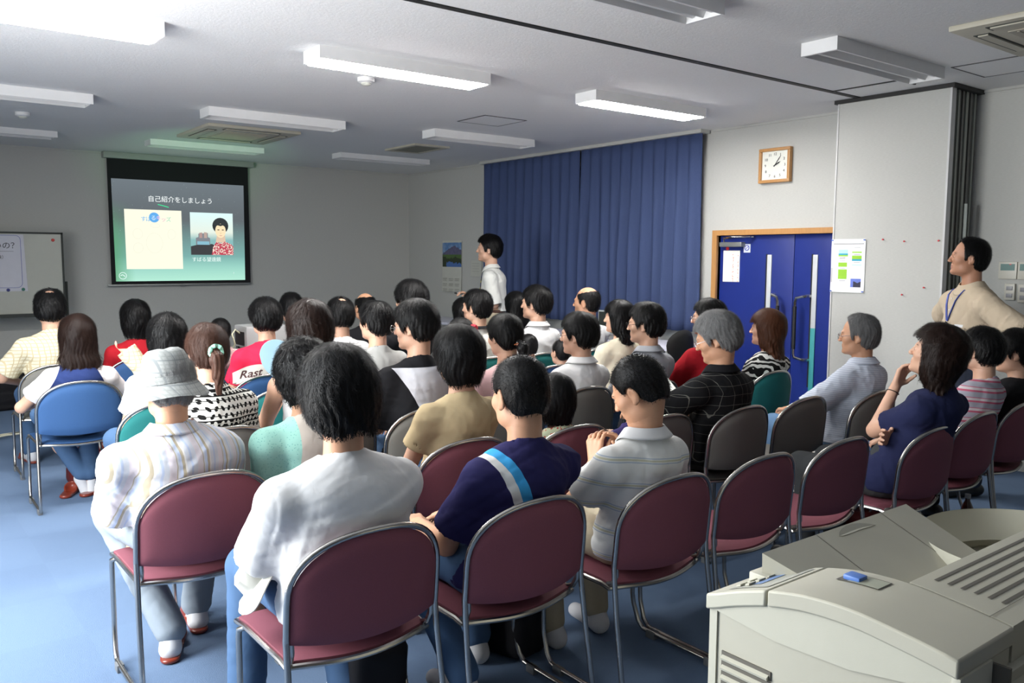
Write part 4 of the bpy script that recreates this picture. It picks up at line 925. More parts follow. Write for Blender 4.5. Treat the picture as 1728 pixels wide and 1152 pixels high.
# ---- hands
def hand_prims(W_, d, n_, s, curl=(.5, .5, .5, .5), sc=1., thumb=.5, spread=.06):
    """wrist W_, direction d, palm normal n_ (fingers curl towards it), s = thumb side vector"""
    d = nrm(d); n_ = nrm(np.asarray(n_)-d*(np.asarray(n_)@d)); sv = np.cross(n_, d); sv = sv*(1 if sv@np.asarray(s) > 0 else -1); P = []
    L = .178*sc; pl = .085*sc; offs = (.030, .010, -.010, -.028); fl = (.068, .076, .071, .056); kn = []
    for i, o_ in enumerate(offs):
        base = W_+d*.012*sc+sv*o_*.55*sc; k_ = W_+d*pl*(1-.03*abs(i-1.2))+sv*o_*sc; kn.append(k_); P.append((capsule(base, k_, .014*sc, .0115*sc), .010*sc))
        a = sv*o_*spread*8; dr = nrm(d+a*.5+sv*spread*(1.5-i)); cur = curl[i]; p = k_; seg = (.46, .30, .24); r = (.0088, .0080, .0070)
        for j in range(3):
            cu = cur*(.55, 1., .7)[j]; dr = nrm(dr*math.cos(cu)+n_*math.sin(cu)); n2 = n_; q = p+dr*fl[i]*seg[j]*sc; P.append((capsule(p, q, r[j]*sc, (r[j]-.0007)*sc), .0035*sc)); p = q
            n_i = n_
    tb = W_+d*.022*sc+sv*.020*sc; t1 = tb+(d*.55+sv*.62+n_*.35)*.040*sc; dr = nrm(d*.80+sv*(.42-.5*thumb)+n_*(.15+.5*thumb)); t2 = t1+dr*.030*sc; dr = nrm(dr+n_*.3*thumb-sv*.25*thumb); t3 = t2+dr*.024*sc
    P += [(capsule(tb, t1, .0145*sc, .011*sc), .010*sc), (capsule(t1, t2, .0100*sc, .009*sc), .005*sc), (capsule(t2, t3, .009*sc, .0075*sc), .004*sc)]
    return P

# ---- materials for people
def skinmat(name, c): 
    m_ = Mat(name, c, .52); m_.b.inputs['Subsurface Weight'].default_value = .06; m_.b.inputs['Subsurface Radius'].default_value = (.02, .008, .004)
    n_ = m_.noise(25, 3); m_.color(m_.mix(c, (c[0]*.92, c[1]*.84, c[2]*.80), n_)); m_.bump(m_.noise(400, 2), .08, .001); return m_
SK = {'fair': skinmat('fair_skin', (.60, .365, .255)), 'tan': skinmat('tan_skin', (.56, .31, .19)), 'brown': skinmat('brown_skin', (.46, .24, .15))}
lipm = plain('lips', (.50, .20, .16), .45)
def hairmat(name, c, c2, rough=.42):
    m_ = Mat(name, c, rough); m_.b.inputs['Specular IOR Level'].default_value = .18; x, y, z = m_.co(); n_ = m_.noise(1., 4, m_.vec(x*300, y*300, z*16), rough=.7); m_.color(m_.mix(c, c2, n_)); m_.bump(n_, .6, .0015); return m_
HM = {'black': hairmat('black_hair', (.002, .002, .0025), (.009, .0085, .0085)), 'dark': hairmat('dark_brown_hair', (.005, .003, .0025), (.030, .015, .011)), 'brown': hairmat('brown_hair', (.03, .014, .010), (.09, .042, .028)), 'auburn': hairmat('auburn_hair', (.035, .012, .006), (.13, .05, .025)),
      'grey': hairmat('grey_hair', (.03, .03, .03), (.34, .34, .34), .5), 'steel': hairmat('steel_grey_hair', (.012, .012, .012), (.32, .32, .32), .5)}
def cloth(name, c, rough=.85, pat=None, fine=.12):
    m_ = Mat(name, c, rough); m_.b.inputs['Specular IOR Level'].default_value = .12; n_ = m_.noise(18, 3)
    base = m_.mix(c, tuple(q*.90 for q in c), n_)
    if pat: base = pat(m_, base)
    m_.color(base); m_.bump(m_.noise(700, 2), fine, .001); m_.bump(m_.noise(16, 3, dist=1.2), .18, .008); return m_
def stripes_v(cols, per, y_w=.5):
    def pat(m_, base):
        x, y, z = m_.co(); t = (x+y*y_w+m_.noise(5, 1)*.01).mod(per)/per; c = base
        for a, b, cc in cols: c = m_.mix(c, cc, t.band(a, b))
        return c
    return pat
def stripes_h(cols, per, slope=0.):
    def pat(m_, base):
        x, y, z = m_.co(); t = (z+x*slope+m_.noise(4, 1)*.015).mod(per)/per; c = base
        for a, b, cc in cols: c = m_.mix(c, cc, t.band(a, b))
        return c
    return pat
def plaid(cc, per, w_, z2=None):
    def pat(m_, base):
        x, y, z = m_.co(); n_ = m_.noise(6, 1)*.02; a = ((x*.9+y*.5+n_).mod(per)/per).lt(w_); b = ((z+n_).mod(per*1.1)/(per*1.1)).lt(w_); return m_.mix(base, cc, a.max(b))
    return pat
def zebra(m_, base):
    x, y, z = m_.co(); n_ = m_.noise(9, 2); return m_.mix(base, (.01, .01, .01), ((x*.35+z*.8+y*.4+n_*.16)*150).sin().gt(-.05))
def leaves(m_, base):
    x, y, z = m_.co(); row = .034; zz = z/row; r_ = zz.op('FLOOR'); u_ = (x*1.0+y*.8)/.030+r_*.37; fu = u_.mod(1.0)-.5; fz = zz.mod(1.0)-.5
    rot = ((u_.op('FLOOR')+r_).mod(2.0)-.5)*1.1; a = fu+fz*rot; b = fz-fu*rot*.6; e = (a*a*7.5+b*b*3.4); leaf = e.lt(.55)*((b+a*.1).abs().gt(.02)); stem = (fz.abs()).lt(.05)
    inv = r_.mod(4.0).gt(2.5); dark_ = leaf.max(stem); v = (dark_-inv).abs(); return m_.mix(base, (.008, .008, .008), v)
def dots(cc, scale, th):
    return lambda m_, base: m_.mix(base, cc, m_.voronoi(scale).lt(th))
SH = {
 'white': cloth('white_cotton', (.70, .70, .70)), 'offwhite': cloth('offwhite_cotton', (.70, .69, .62)), 'cream': cloth('cream_cotton', (.66, .60, .46)), 'beige': cloth('beige_cotton', (.50, .39, .23)), 'red': cloth('red_cotton', (.62, .02, .06)), 'cardinal': cloth('cardinal_knit', (.36, .012, .02)),
 'navy': cloth('navy_cotton', (.018, .022, .065)), 'black': cloth('black_cotton', (.010, .010, .012)), 'greymarl': cloth('grey_marl', (.42, .42, .40)), 'greyshirt': cloth('grey_shirt', (.38, .39, .42)), 'pink': cloth('pink_cotton', (.72, .46, .46)), 'purple': cloth('purple_cotton', (.045, .035, .13)),
 'check': cloth('cream_check', (.66, .60, .44), pat=plaid((.46, .38, .24), .022, .22)), 'pinkstripe': cloth('pink_stripe', (.78, .74, .76), pat=stripes_v([(0, .28, (.70, .35, .45))], .018)),
 'hatman': cloth('striped_linen', (.56, .58, .63), pat=stripes_v([(.0, .10, (.40, .35, .26)), (.10, .16, (.62, .60, .58)), (.30, .38, (.42, .48, .62)), (.55, .80, (.60, .55, .58)), (.80, .84, (.42, .37, .28)), (.9, 1., (.46, .52, .66))], .085)),
 'plaid': cloth('black_plaid', (.010, .010, .011), pat=plaid((.12, .115, .10), .046, .035)), 'zebra': cloth('zebra_print', (.70, .70, .66), pat=zebra), 'leaf': cloth('leaf_print', (.74, .73, .68), pat=leaves),
 'pinkgrey': cloth('pink_grey_stripe', (.36, .36, .42), pat=stripes_h([(0, .18, (.45, .10, .16)), (.18, .42, (.55, .50, .52)), (.42, .5, (.42, .12, .18))], .052, .1)),
 'polostripe': cloth('polo_stripe', (.82, .82, .79), pat=stripes_h([(0, .045, (.46, .52, .60)), (.08, .15, (.60, .59, .44)), (.18, .22, (.46, .52, .60))], .092, .10)),
 'bluestripe': cloth('blue_seersucker', (.50, .55, .66), pat=stripes_h([(0, .5, (.60, .64, .72))], .012, .1)), 'mint': cloth('mint_cotton', (.34, .58, .50), pat=dots((.25, .5, .45), 90, .17)), 'vest': cloth('beige_vest', (.50, .45, .38), pat=dots((.42, .34, .30), 160, .3)),
 'floral': cloth('floral_cotton', (.55, .60, .40), pat=dots((.50, .08, .07), 60, .36)), 'shirtbeige': cloth('beige_shirt', (.56, .46, .34), fine=.05), 'presenter': cloth('presenter_white', (.74, .74, .70))}
def band_navy(m_, base):
    x, y, z = m_.co(); cx = x+.085+(z-.90)*.365; back = y.lt(.0); c = m_.mix(base, (.70, .70, .68), cx.band(-.028, .0)*back); return m_.mix(c, (.05, .34, .68), cx.band(.0, .034)*back)
SH['navyband'] = cloth('navy_with_band', (.024, .022, .085), pat=band_navy)
def rag(c_body, c_sleeve, name, ang=.9, off=.10, stripe=None):
    def pat(m_, base):
        x, y, z = m_.co(); return m_.mix(base, c_sleeve, (x.abs()+z*ang).gt(off))
    return cloth(name, c_body, pat=pat)
PT = {'jeans': cloth('blue_denim', (.07, .13, .24), fine=.3), 'lightjeans': cloth('light_denim', (.16, .28, .46), fine=.3), 'greytrouser': cloth('grey_trouser', (.25, .29, .33)), 'khaki': cloth('khaki', (.42, .36, .26)), 'darkpants': cloth('charcoal_jeans', (.045, .048, .05)), 'blackpants': cloth('black_trousers', (.012, .012, .014)), 'greydark': cloth('dark_blue_slacks', (.05, .06, .09))}
slipm = Mat('red_brown_slipper', (.20, .030, .014), .32, Coat_Weight=.3); sockm = plain('white_sock', (.62, .62, .64), .9); shoem = plain('black_shoe', (.012, .012, .012), .4); greysock = plain('grey_sock', (.3, .3, .32), .9)
glassm = Mat('spectacle_metal', (.45, .45, .45), .25, Metallic=.9); eyem = plain('eye_white', (.42, .38, .34), .25); irism = plain('iris', (.02, .012, .01), .2)

FOOTW = {'slippers': slipm, 'socks': sockm, 'shoes': shoem}
ALLP = []
def person(label, head, seat=None, hy=.20, hz=None, yaw=0., hyaw=0., hpit=0., hrol=0., hs=1., sc=1., shirt='white', pants='jeans', sleeve=.62, loose=.016, skin='fair', style='short', hair='black', vol=1., lod=1, seed=0,
           hands=None, lean=0., stand=None, collar=None, foot='slippers', feet=None, glasses=None, face=False, neckdrop=.168, shw=.172, hsep=0, elbows=(None, None), hcurl=None, nohair=False, hemz=None, kneew=.13, extra=None, group=None, wr=.0035, handn=(None, None), ext_sleeve=None, name='person', hstr=None):
    """one seated or standing figure; head = pixel of the head centre or None; seat = chair reference (x, y) or stand = (x, y)"""
    hB, hH, hC = {2: (.0085, .0042, .0065), 1: (.012, .0055, .0085), 0: (.015, .0075, .0115)}[lod]
    base = np.array((seat[0], seat[1]+.225, 0.)) if seat else np.array((stand[0], stand[1], 0.))
    Ry = rotz(yaw)
    if head is not None:
        d_ = ray(*head); yt = base[1]+(hy-.235 if seat else 0); Hw = CAM+d_*((yt-CAM[1])/d_[1]); H = (Hw-base)@Ry
    else: H = np.array((0, hy-.235, hz))
    Rh = rotz(hyaw)@rotx(hpit)@roty(hrol); toh = lambda p: (p-H)@Rh/hs; frh = lambda q: H+(np.asarray(q)*hs)@Rh.T
    N = H+np.array((0, -.030, -neckdrop*hs))+Rh@np.array((0, -.01, 0))*hs
    if stand: hip = np.array((0, 0, .52*(H[2]+.12))); 
    else: hip = np.array((H[0]*.12, 0, .43+.095*sc))
    q = N-hip; side = nrm((1, 0, 0)); mid = hip+q*.42+np.array((0, -.02 if not stand else .0, 0)); chs = hip+q*.76+np.array((0, -.012, 0)); w_ = shw*sc/.172
    TW = [.150*sc, .138*sc*w_, .150*w_*sc, .118*w_*sc, .062]; TD = [.108*sc, .100*sc, .102*sc, .074*sc, .05]; TP = [hip, mid, chs, N+np.array((0, -.0, -.075)), N+np.array((0, .008, -.018))]
    Sh = [N+np.array((s*shw*sc, .020, -.088*sc)) for s in (-1, 1)]
    # arms
    hands = hands or (None, None); arms = []
    for i, s in enumerate((-1, 1)):
        hd = hands[i]
        if isinstance(hd, tuple) and len(hd) == 4:
            q_ = ray(hd[1], hd[2]); yy = base[1]+(hd[3]-.235 if seat else hd[3]); hd = (CAM+q_*((yy-CAM[1])/q_[1])-base)@Ry
        if hd is None: hd = (s*.10, .27*sc, .475+.135*sc) if not stand else (s*.25, .05, hip[2]-.06)
        if isinstance(hd, str): hd = frh(eval(hd))
        l1, l2 = .275*sc, .245*sc; e, wq = ik(Sh[i], np.array(hd, float), l1, l2, elbows[i] if elbows[i] is not None else (s*.42, -.45, -1)); arms.append((Sh[i], e, wq))
    # legs
    legs = []; ft = feet or [None, None]
    for i, s in enumerate((-1, 1)):
        hj = hip+np.array((s*.085*sc, .02, -.01))
        if stand: kn = np.array((s*.10, .03, hip[2]*.53)); an = np.array((s*.10, -.02, .09)); fd = np.array((s*.12, 1, 0))
        else:
            an = np.array(ft[i][:3] if ft[i] else (s*.12, .36*sc, .085), float); kn = np.array((s*kneew, .42*sc, .455+.055*sc)); fd = np.array(ft[i][3] if ft[i] and len(ft[i]) > 3 else (s*.15, 1, -.0), float)
            kn, an = ik(kn, an, 1, 1, (0, 1, 0))[0]*0+kn, an
            l_ = np.linalg.norm(an-kn)
        legs.append((hj, kn, an, nrm(fd)))
    # -- body (skin)
    allp = np.array([H+.16, H-.16, hip-.2, hip+.2]+[a[k]+o_ for a in arms for k in range(3) for o_ in (.11, -.11)]+[l[k]+o_ for l in legs for k in (0, 1, 2) for o_ in (.13, -.1)]+[l[2]+l[3]*.2 for l in legs]+[a[2]+nrm(a[2]-a[1])*.2 for a in arms])
    lo = allp.min(0); hi = allp.max(0); lo[2] = max(lo[2], -.0)
    B = Field(lo, hi, hB); K = .03
    B.add(loft(TP, [t-.006 for t in TW], [t-.006 for t in TD], side), 0)
    for i in range(2): B.add(capsule(N+np.array((0, .005, -.030)), Sh[i], .034*sc, .044*sc), .045); B.add(capsule(arms[i][0], arms[i][1], .046*sc, .038*sc), .03); B.add(capsule(arms[i][1], arms[i][2], .037*sc, .025*sc), .015)
    for hj, kn, an, fd in legs:
        B.add(capsule(hj, kn, .078*sc, .052*sc), .03); B.add(capsule(kn, an, .050*sc, .034*sc), .02); B.add(ellip(kn*.62+an*.38+np.array((0, -.018, 0)), (.047*sc, .05*sc, .11*sc)), .03)
        hl = an+np.array((0, 0, -.045))-fd*.03; B.add(capsule(hl, an+fd*.15+np.array((0, 0, -.06)), .032, .026), .02); B.add(capsule(an, hl, .034, .032), .02)
    nb = toh(N+np.array((0, .01, -.01)))
    def inv(pr): 
        f, a, b = pr; cs = np.array([[x, y, z] for x in (a[0], b[0]) for y in (a[1], b[1]) for z in (a[2], b[2])]); cw = H+(cs*hs)@Rh.T; return (lambda p: f(toh(p))*hs), cw.min(0), cw.max(0)
    hp = head_prims(nb)
    hf = lambda Fd: [Fd.add(inv(pr), k*hs, sb) for pr, k, sb in hp]
    hf(B)
    hprs = []
    for i, s in enumerate((-1, 1)):
        S0, e, wq = arms[i]; fa = nrm(wq-e); cu = (hcurl[i] if hcurl and hcurl[i] is not None else (.45, .5, .55, .6)); hn = handn[i] or ((0, 0, -1), (-s, 0, 0))
        hprs.append(hand_prims(wq, (hn[2] if len(hn) > 2 else fa), hn[0], hn[1], cu, sc if sc > .9 else sc+.02))
        if lod < 2:
            for pr, k in hprs[-1]: B.add(pr, k)
    # finer head / hands replace the coarse ones
    hz0 = -.085
    cutlo = H+(np.array((0, 0, hz0))*hs)@Rh.T; upv = Rh[:, 2]
    B.cut(lambda p: np.where(np.linalg.norm(p-H, axis=-1) < .30, ((p-cutlo)@upv)-.006, -1))
    Vs, Qs = B.mesh(); parts = [(Vs, Qs)]
    bb = H+np.array([-.15, -.15, -.17])*hs, H+np.array([.15, .15, .17])*hs
    Hf = Field(bb[0], bb[1], hH); hf(Hf); Hf.cut(lambda p: -((p-cutlo)@upv)-.012); parts.append(Hf.mesh())
    if lod == 2:
        for i in range(2):
            S0, e, wq = arms[i]; Fh = Field(wq-.13, wq+.13, .0042)
            Fh.add(capsule(e, wq, .037*sc, .025*sc), 0)
            for pr, k in hprs[i]: Fh.add(pr, k)
            Fh.cut(lambda p, w_=wq, f_=nrm(wq-e): -((p-w_)@f_)-.03); parts.append(Fh.mesh())
    off = 0; VV = []; QQ = []
    for v, q_ in parts: VV.append(v); QQ.append(q_+off); off += len(v)
    VV = np.concatenate(VV); QQ = np.concatenate(QQ); fc = toh(VV[QQ].mean(1)); mi = ((np.abs(fc[:, 0]) < .021) & (fc[:, 1] > .082) & (fc[:, 2] > -.067) & (fc[:, 2] < -.044)).astype(int)
    body = meshobj(name, VV, QQ, [SK[skin], lipm], None, mi); body.location = base; body.rotation_euler = (0, 0, yaw); tag(body, label, 'person', group)
    # -- trousers
    lo2 = np.array([l[k] for l in legs for k in range(3)]+[hip]).min(0)-.15; hi2 = np.array([l[k] for l in legs for k in range(3)]+[hip]).max(0)+.17
    T = Field(lo2, hi2, hC); o_ = .012
    T.add(loft([hip+np.array((0, 0, .12 if stand else .07)), hip, hip+np.array((0, .03, -.03))], [.138*sc, .160*sc, .15*sc], [.108*sc, .118*sc, .105*sc], side), 0)
    for hj, kn, an, fd in legs:
        T.add(capsule(hj, kn, .087*sc+o_*.4, .062*sc+o_*.5), .04); T.add(capsule(kn, an+np.array((0, 0, .02)), .062*sc+o_*.4, .053*sc+o_*.5), .02)
    T.cut(lambda p: np.minimum.reduce([np.where(np.linalg.norm((p-l[2])[..., :2], axis=-1) < .12, .075-p[..., 2] if not stand else .03-p[..., 2], -1) for l in legs])); T.noise(.0035, 26, seed+3)
    if not stand: T.cut(lambda p: .430-p[..., 2]-np.where((p[..., 1] > .20*sc) | (p[..., 2] < .30), 1., 0))
    tv, tq = T.mesh(); to = meshobj('trousers', tv, tq, [PT[pants]], body)
    # -- footwear
    for i, (hj, kn, an, fd) in enumerate(legs):
        b0 = np.array((an[0], an[1], max(0, an[2]-.085))); c0 = b0+fd*.06
        if foot in ('slippers',):
            Fs = Field(b0-.2, b0+.26, .008); a_ = b0-fd*.055+np.array((0, 0, .012)); z_ = b0+fd*.17+np.array((0, 0, .012)); Fs.add(capsule(a_, z_, .036, .044), 0); Fs.cut(lambda p: np.abs(p[..., 2]-b0[2]-.010)-.009)
            Fs.add(ellip(b0+fd*.115+np.array((0, 0, .035)), (.05, .05, .042)), .01); Fs.add(ellip(b0+fd*.05+np.array((0, 0, .055)), (.04, .04, .04)), .008, True)
            Fs.cut(lambda p: .001-p[..., 2]); sv, sq_ = Fs.mesh(); meshobj('slipper', sv, sq_, [slipm], body)
        if foot in ('shoes',):
            Fs = Field(b0-.2, b0+.28, .008); Fs.add(capsule(b0-fd*.045+np.array((0, 0, .04)), b0+fd*.16+np.array((0, 0, .03)), .042, .040), 0); Fs.add(capsule(an, b0+np.array((0, 0, .04)), .04, .04), .02); Fs.cut(lambda p: .001-p[..., 2]); Fs.cut(lambda p: p[..., 2]-.10); sv, sq_ = Fs.mesh(); meshobj('shoe', sv, sq_, [shoem], body)
        else:
            Fs = Field(b0-.14, b0+.24, .008); hl = an+np.array((0, 0, -.045))-fd*.03; Fs.add(capsule(hl, an+fd*.15+np.array((0, 0, -.055)), .037, .031), 0); Fs.add(capsule(an+np.array((0, 0, .03)), hl, .040, .038), .02); sv, sq_ = Fs.mesh(); meshobj('sock', sv, sq_, [sockm], body)
    # -- shirt
    hem = hemz if hemz is not None else (hip[2]-.06 if not stand else hip[2]-.02); sl = sleeve
    els = [a[0]+(a[1]-a[0])*min(1, sl) for a in arms]; pts = np.array([hip-.2, hip+.2, N+.12, N-.12]+[e+o_ for e in els for o_ in (.12, -.12)]+[a[0]+o_ for a in arms for o_ in (.12, -.12)]+([a[2]+o_ for a in arms for o_ in (.08, -.08)] if sl > 1 else []))
    Sf = Field(pts.min(0)-.02, pts.max(0)+.02, hC if lod else .011); l_ = loose
    Sf.add(loft(TP[:4]+[N+np.array((0, 0, -.012))], [TW[0]+.010, TW[1]+.012, TW[2], TW[3], .055], [TD[0]+.012, TD[1]+.012, TD[2], TD[3], .05], side, l_), 0)
    Sf.add(ellip(hip+np.array((0, .0, -.005)), (.182*sc, .160*sc, .115*sc)), .04)
    if sl > .05:
        for i in range(2):
            Sf.add(capsule(N+np.array((0, .003, -.034)), Sh[i], .030*sc+l_*.7, .046*sc+l_*.7), .045); e = els[i]; Sf.add(capsule(Sh[i], e, .046*sc+l_*.8, .046*sc+l_*1.5), .035)
            if sl > 1: e2 = arms[i][1]+(arms[i][2]-arms[i][1])*(sl-1); Sf.add(capsule(arms[i][1], e2, .046*sc+l_, .036*sc+l_), .02)
    else:
        for i, s in enumerate((-1, 1)): Sf.add(capsule(N+np.array((0, 0, -.04)), Sh[i]+np.array((-s*.06, 0, .012)), .034*sc+l_*.6, .034*sc+l_*.6), .03)
    Sf.noise(wr*1.15, 24, seed); Sf.noise(wr*.6, 46, seed+1)
    ends = []
    for i in range(2):
        if sl <= .05: continue
        if sl <= 1: c_, dr = els[i], nrm(arms[i][1]-arms[i][0])
        else: c_, dr = arms[i][1]+(arms[i][2]-arms[i][1])*(sl-1), nrm(arms[i][2]-arms[i][1])
        ends.append((c_, dr))
    def cutter(p):
        d = hem-p[..., 2]+.02*np.abs(p[..., 0]); d = np.where(p[..., 1] < .19, d, d)
        for c_, dr in ends: al = (p-c_)@dr; pr_ = np.linalg.norm(p-c_-al[..., None]*dr, axis=-1); d = np.maximum(d, np.where((al < .15) & (al > -.03) & (pr_ < (.078 if stand else .095)*max(sc, .8)), al, -1))
        return d
    Sf.cut(cutter)
    for c_, dr in ends:      # hollow sleeve ends
        Sf.add(capsule(c_-dr*.015, c_+dr*.05, .047*sc+l_*.7 if sl <= 1 else .034*sc+l_*.5), .004, True)
    Sf.add(ellip(N+np.array((0, .022, .030)), (.066, .062, .042)), .008, True)
    sv, sq_ = Sf.mesh(); sm = SH[shirt] if isinstance(shirt, str) else shirt; so = meshobj('shirt', sv, sq_, [sm], body)
    # collar
    if collar:
        cm_ = SH[collar[0]] if isinstance(collar[0], str) else collar[0]; hgt = collar[1]; mb = MB()
        def cf(a, b, o_=0.):
            al = 2*PI*a; fr_ = max(0, math.sin(al))**1.5
            if b < .45: t = b/.45; rr = .066+.004*t; zz = -.035+(.035+hgt*.55)*t-.030*fr_*t
            else: t = (b-.45)/.55; rr = .071+.034*t; zz = hgt*.55-.030*fr_-(hgt*.9+.006+.022*fr_)*t
            return (N[0]+rr*math.cos(al), N[1]+.012+rr*math.sin(al)*.97, N[2]+zz+.034)
        mb.grid(lambda a, b: cf(a, b), 40, 10); co = mb.build('collar', cm_, body, fix=True); s_ = co.modifiers.new('s', 'SOLIDIFY'); s_.thickness = .003
    # hair
    if not nohair:
        f, cf_, ed = hair_fn(style, seed, vol); e = .43 if style in ('long', 'wavy') else (.24 if style in ('shoulder',) else .19)
        Hh = hH if style != 'long' else hH*1.15; G = Field((-.13, -.20, -e), (.13, .13, .17), Hh/hs); sl_, p = G.sub(G.lo, G.lo+G.h*G.n); G.A = cf_(p).astype(F4)
        if style in ('ponytail', 'lowtail'):
            zt = .0 if style == 'ponytail' else -.045; tl = [(0, -.105, zt+.01), (-.004, -.150, zt-.03), (0, -.150, zt-.10), (.006, -.120, zt-.20)]; rs_ = (.020, .030, .026, .010)
            for k in range(3): G.add(capsule(tl[k], tl[k+1], rs_[k], rs_[k+1]), .012)
            sl_, p = G.sub((-.06, -.20, -.26), (.06, -.11, .03)); G.A[sl_] += (.0022*np.sin(p[..., 0]*330+2*np.sin(p[..., 2]*30))+.002*np.sin(p[..., 1]*260+p[..., 2]*25)).astype(F4)
        hv, hq = G.mesh(); vs = [hv]; qs = [hq]
        ns_ = hstr if hstr is not None else {2: 5200, 1: 2200, 0: 900}[lod]
        if ns_:
            st = strands(f, cf_, ed, ns_ if style not in ('crew', 'balding') else ns_, seed, {'crew': .0065, 'short': .05, 'crown': .045, 'balding': .03, 'receding': .04, 'long': .11, 'wavy': .09, 'curly': .045, 'bob': .08, 'mop': .075}.get(style, .07), {2: .0016, 1: .0024, 0: .0035}[lod]*(.7 if style == 'crew' else 1), style, hs)
            if st is not None: vs.append(st[0]); qs.append(st[1]+len(hv))
        hv = H+(np.concatenate(vs)*hs)@Rh.T; meshobj('hair', hv, np.concatenate(qs), [HM[hair]], body)
    if face:
        mb = MB()
        for s in (-1, 1):
            V_, F_ = [], []; mb2 = MB().lathe([(.0001, -.0115), (.006, -.0098), (.0105, -.005), (.0115, 0), (.0105, .005), (.006, .0098), (.0001, .0115)], (0, 0, 0), 14)
            V = [frh(np.array((v[0]*1.0+s*.031, v[2]*.93+.0776, v[1]*.55+.003))) for v in mb2.v]; eo = MB(); eo.add(V, mb2.f); e = eo.build('eye', eyem, body)
            mb2 = MB().lathe([(.0001, .0), (.0048, -.0006), (.0052, -.003)], (0, 0, 0), 12); V = [frh(np.array((v[0]+s*.031+.001, .0886+v[2], v[1]+.003))) for v in mb2.v]; io = MB(); io.add(V, mb2.f); io.build('iris', irism, e)
            mb3 = MB().tube([frh((s*(.015+.032*t), .0885-.012*t*t, .021+.006*math.sin(t*2.4))) for t in np.linspace(0, 1, 7)], [.0018, .003, .0032, .003, .0026, .002, .001], 6, flat=.6); mb3.build('eyebrow', HM['black' if hair not in ('grey',) else 'steel'], body)
    if glasses:
        mb = MB()
        for s in (-1, 1):
            mb.tube([frh((s*(.033)+.024*math.cos(t), .105-.10*abs(s*.033+.024*math.cos(t))**1.6, .002+.017*math.sin(t))) for t in np.linspace(0, 2*PI, 21)[:-1]], .0014, 6, closed=True)
            mb.tube([frh(q_) for q_ in ((s*.057, .099, .006), (s*.073, .085, .006), (s*.083, .0, .012), (s*.081, -.015, .002))], .0013, 6)
        mb.tube([frh(q_) for q_ in ((-.009, .103, .005), (0, .110, .009), (.009, .103, .005))], .0014, 6); go = mb.build('glasses', glassm if glasses == 'metal' else black, body)
    P_ = dict(body=body, H=H, N=N, Rh=Rh, frh=frh, hs=hs, arms=arms, hip=hip, shirt=so, base=base, Ry=Ry, Sh=Sh, legs=legs)
    ALLP.append(P_); return P_
def toworld(P_, v): return P_['base']+P_['Ry']@np.asarray(v)
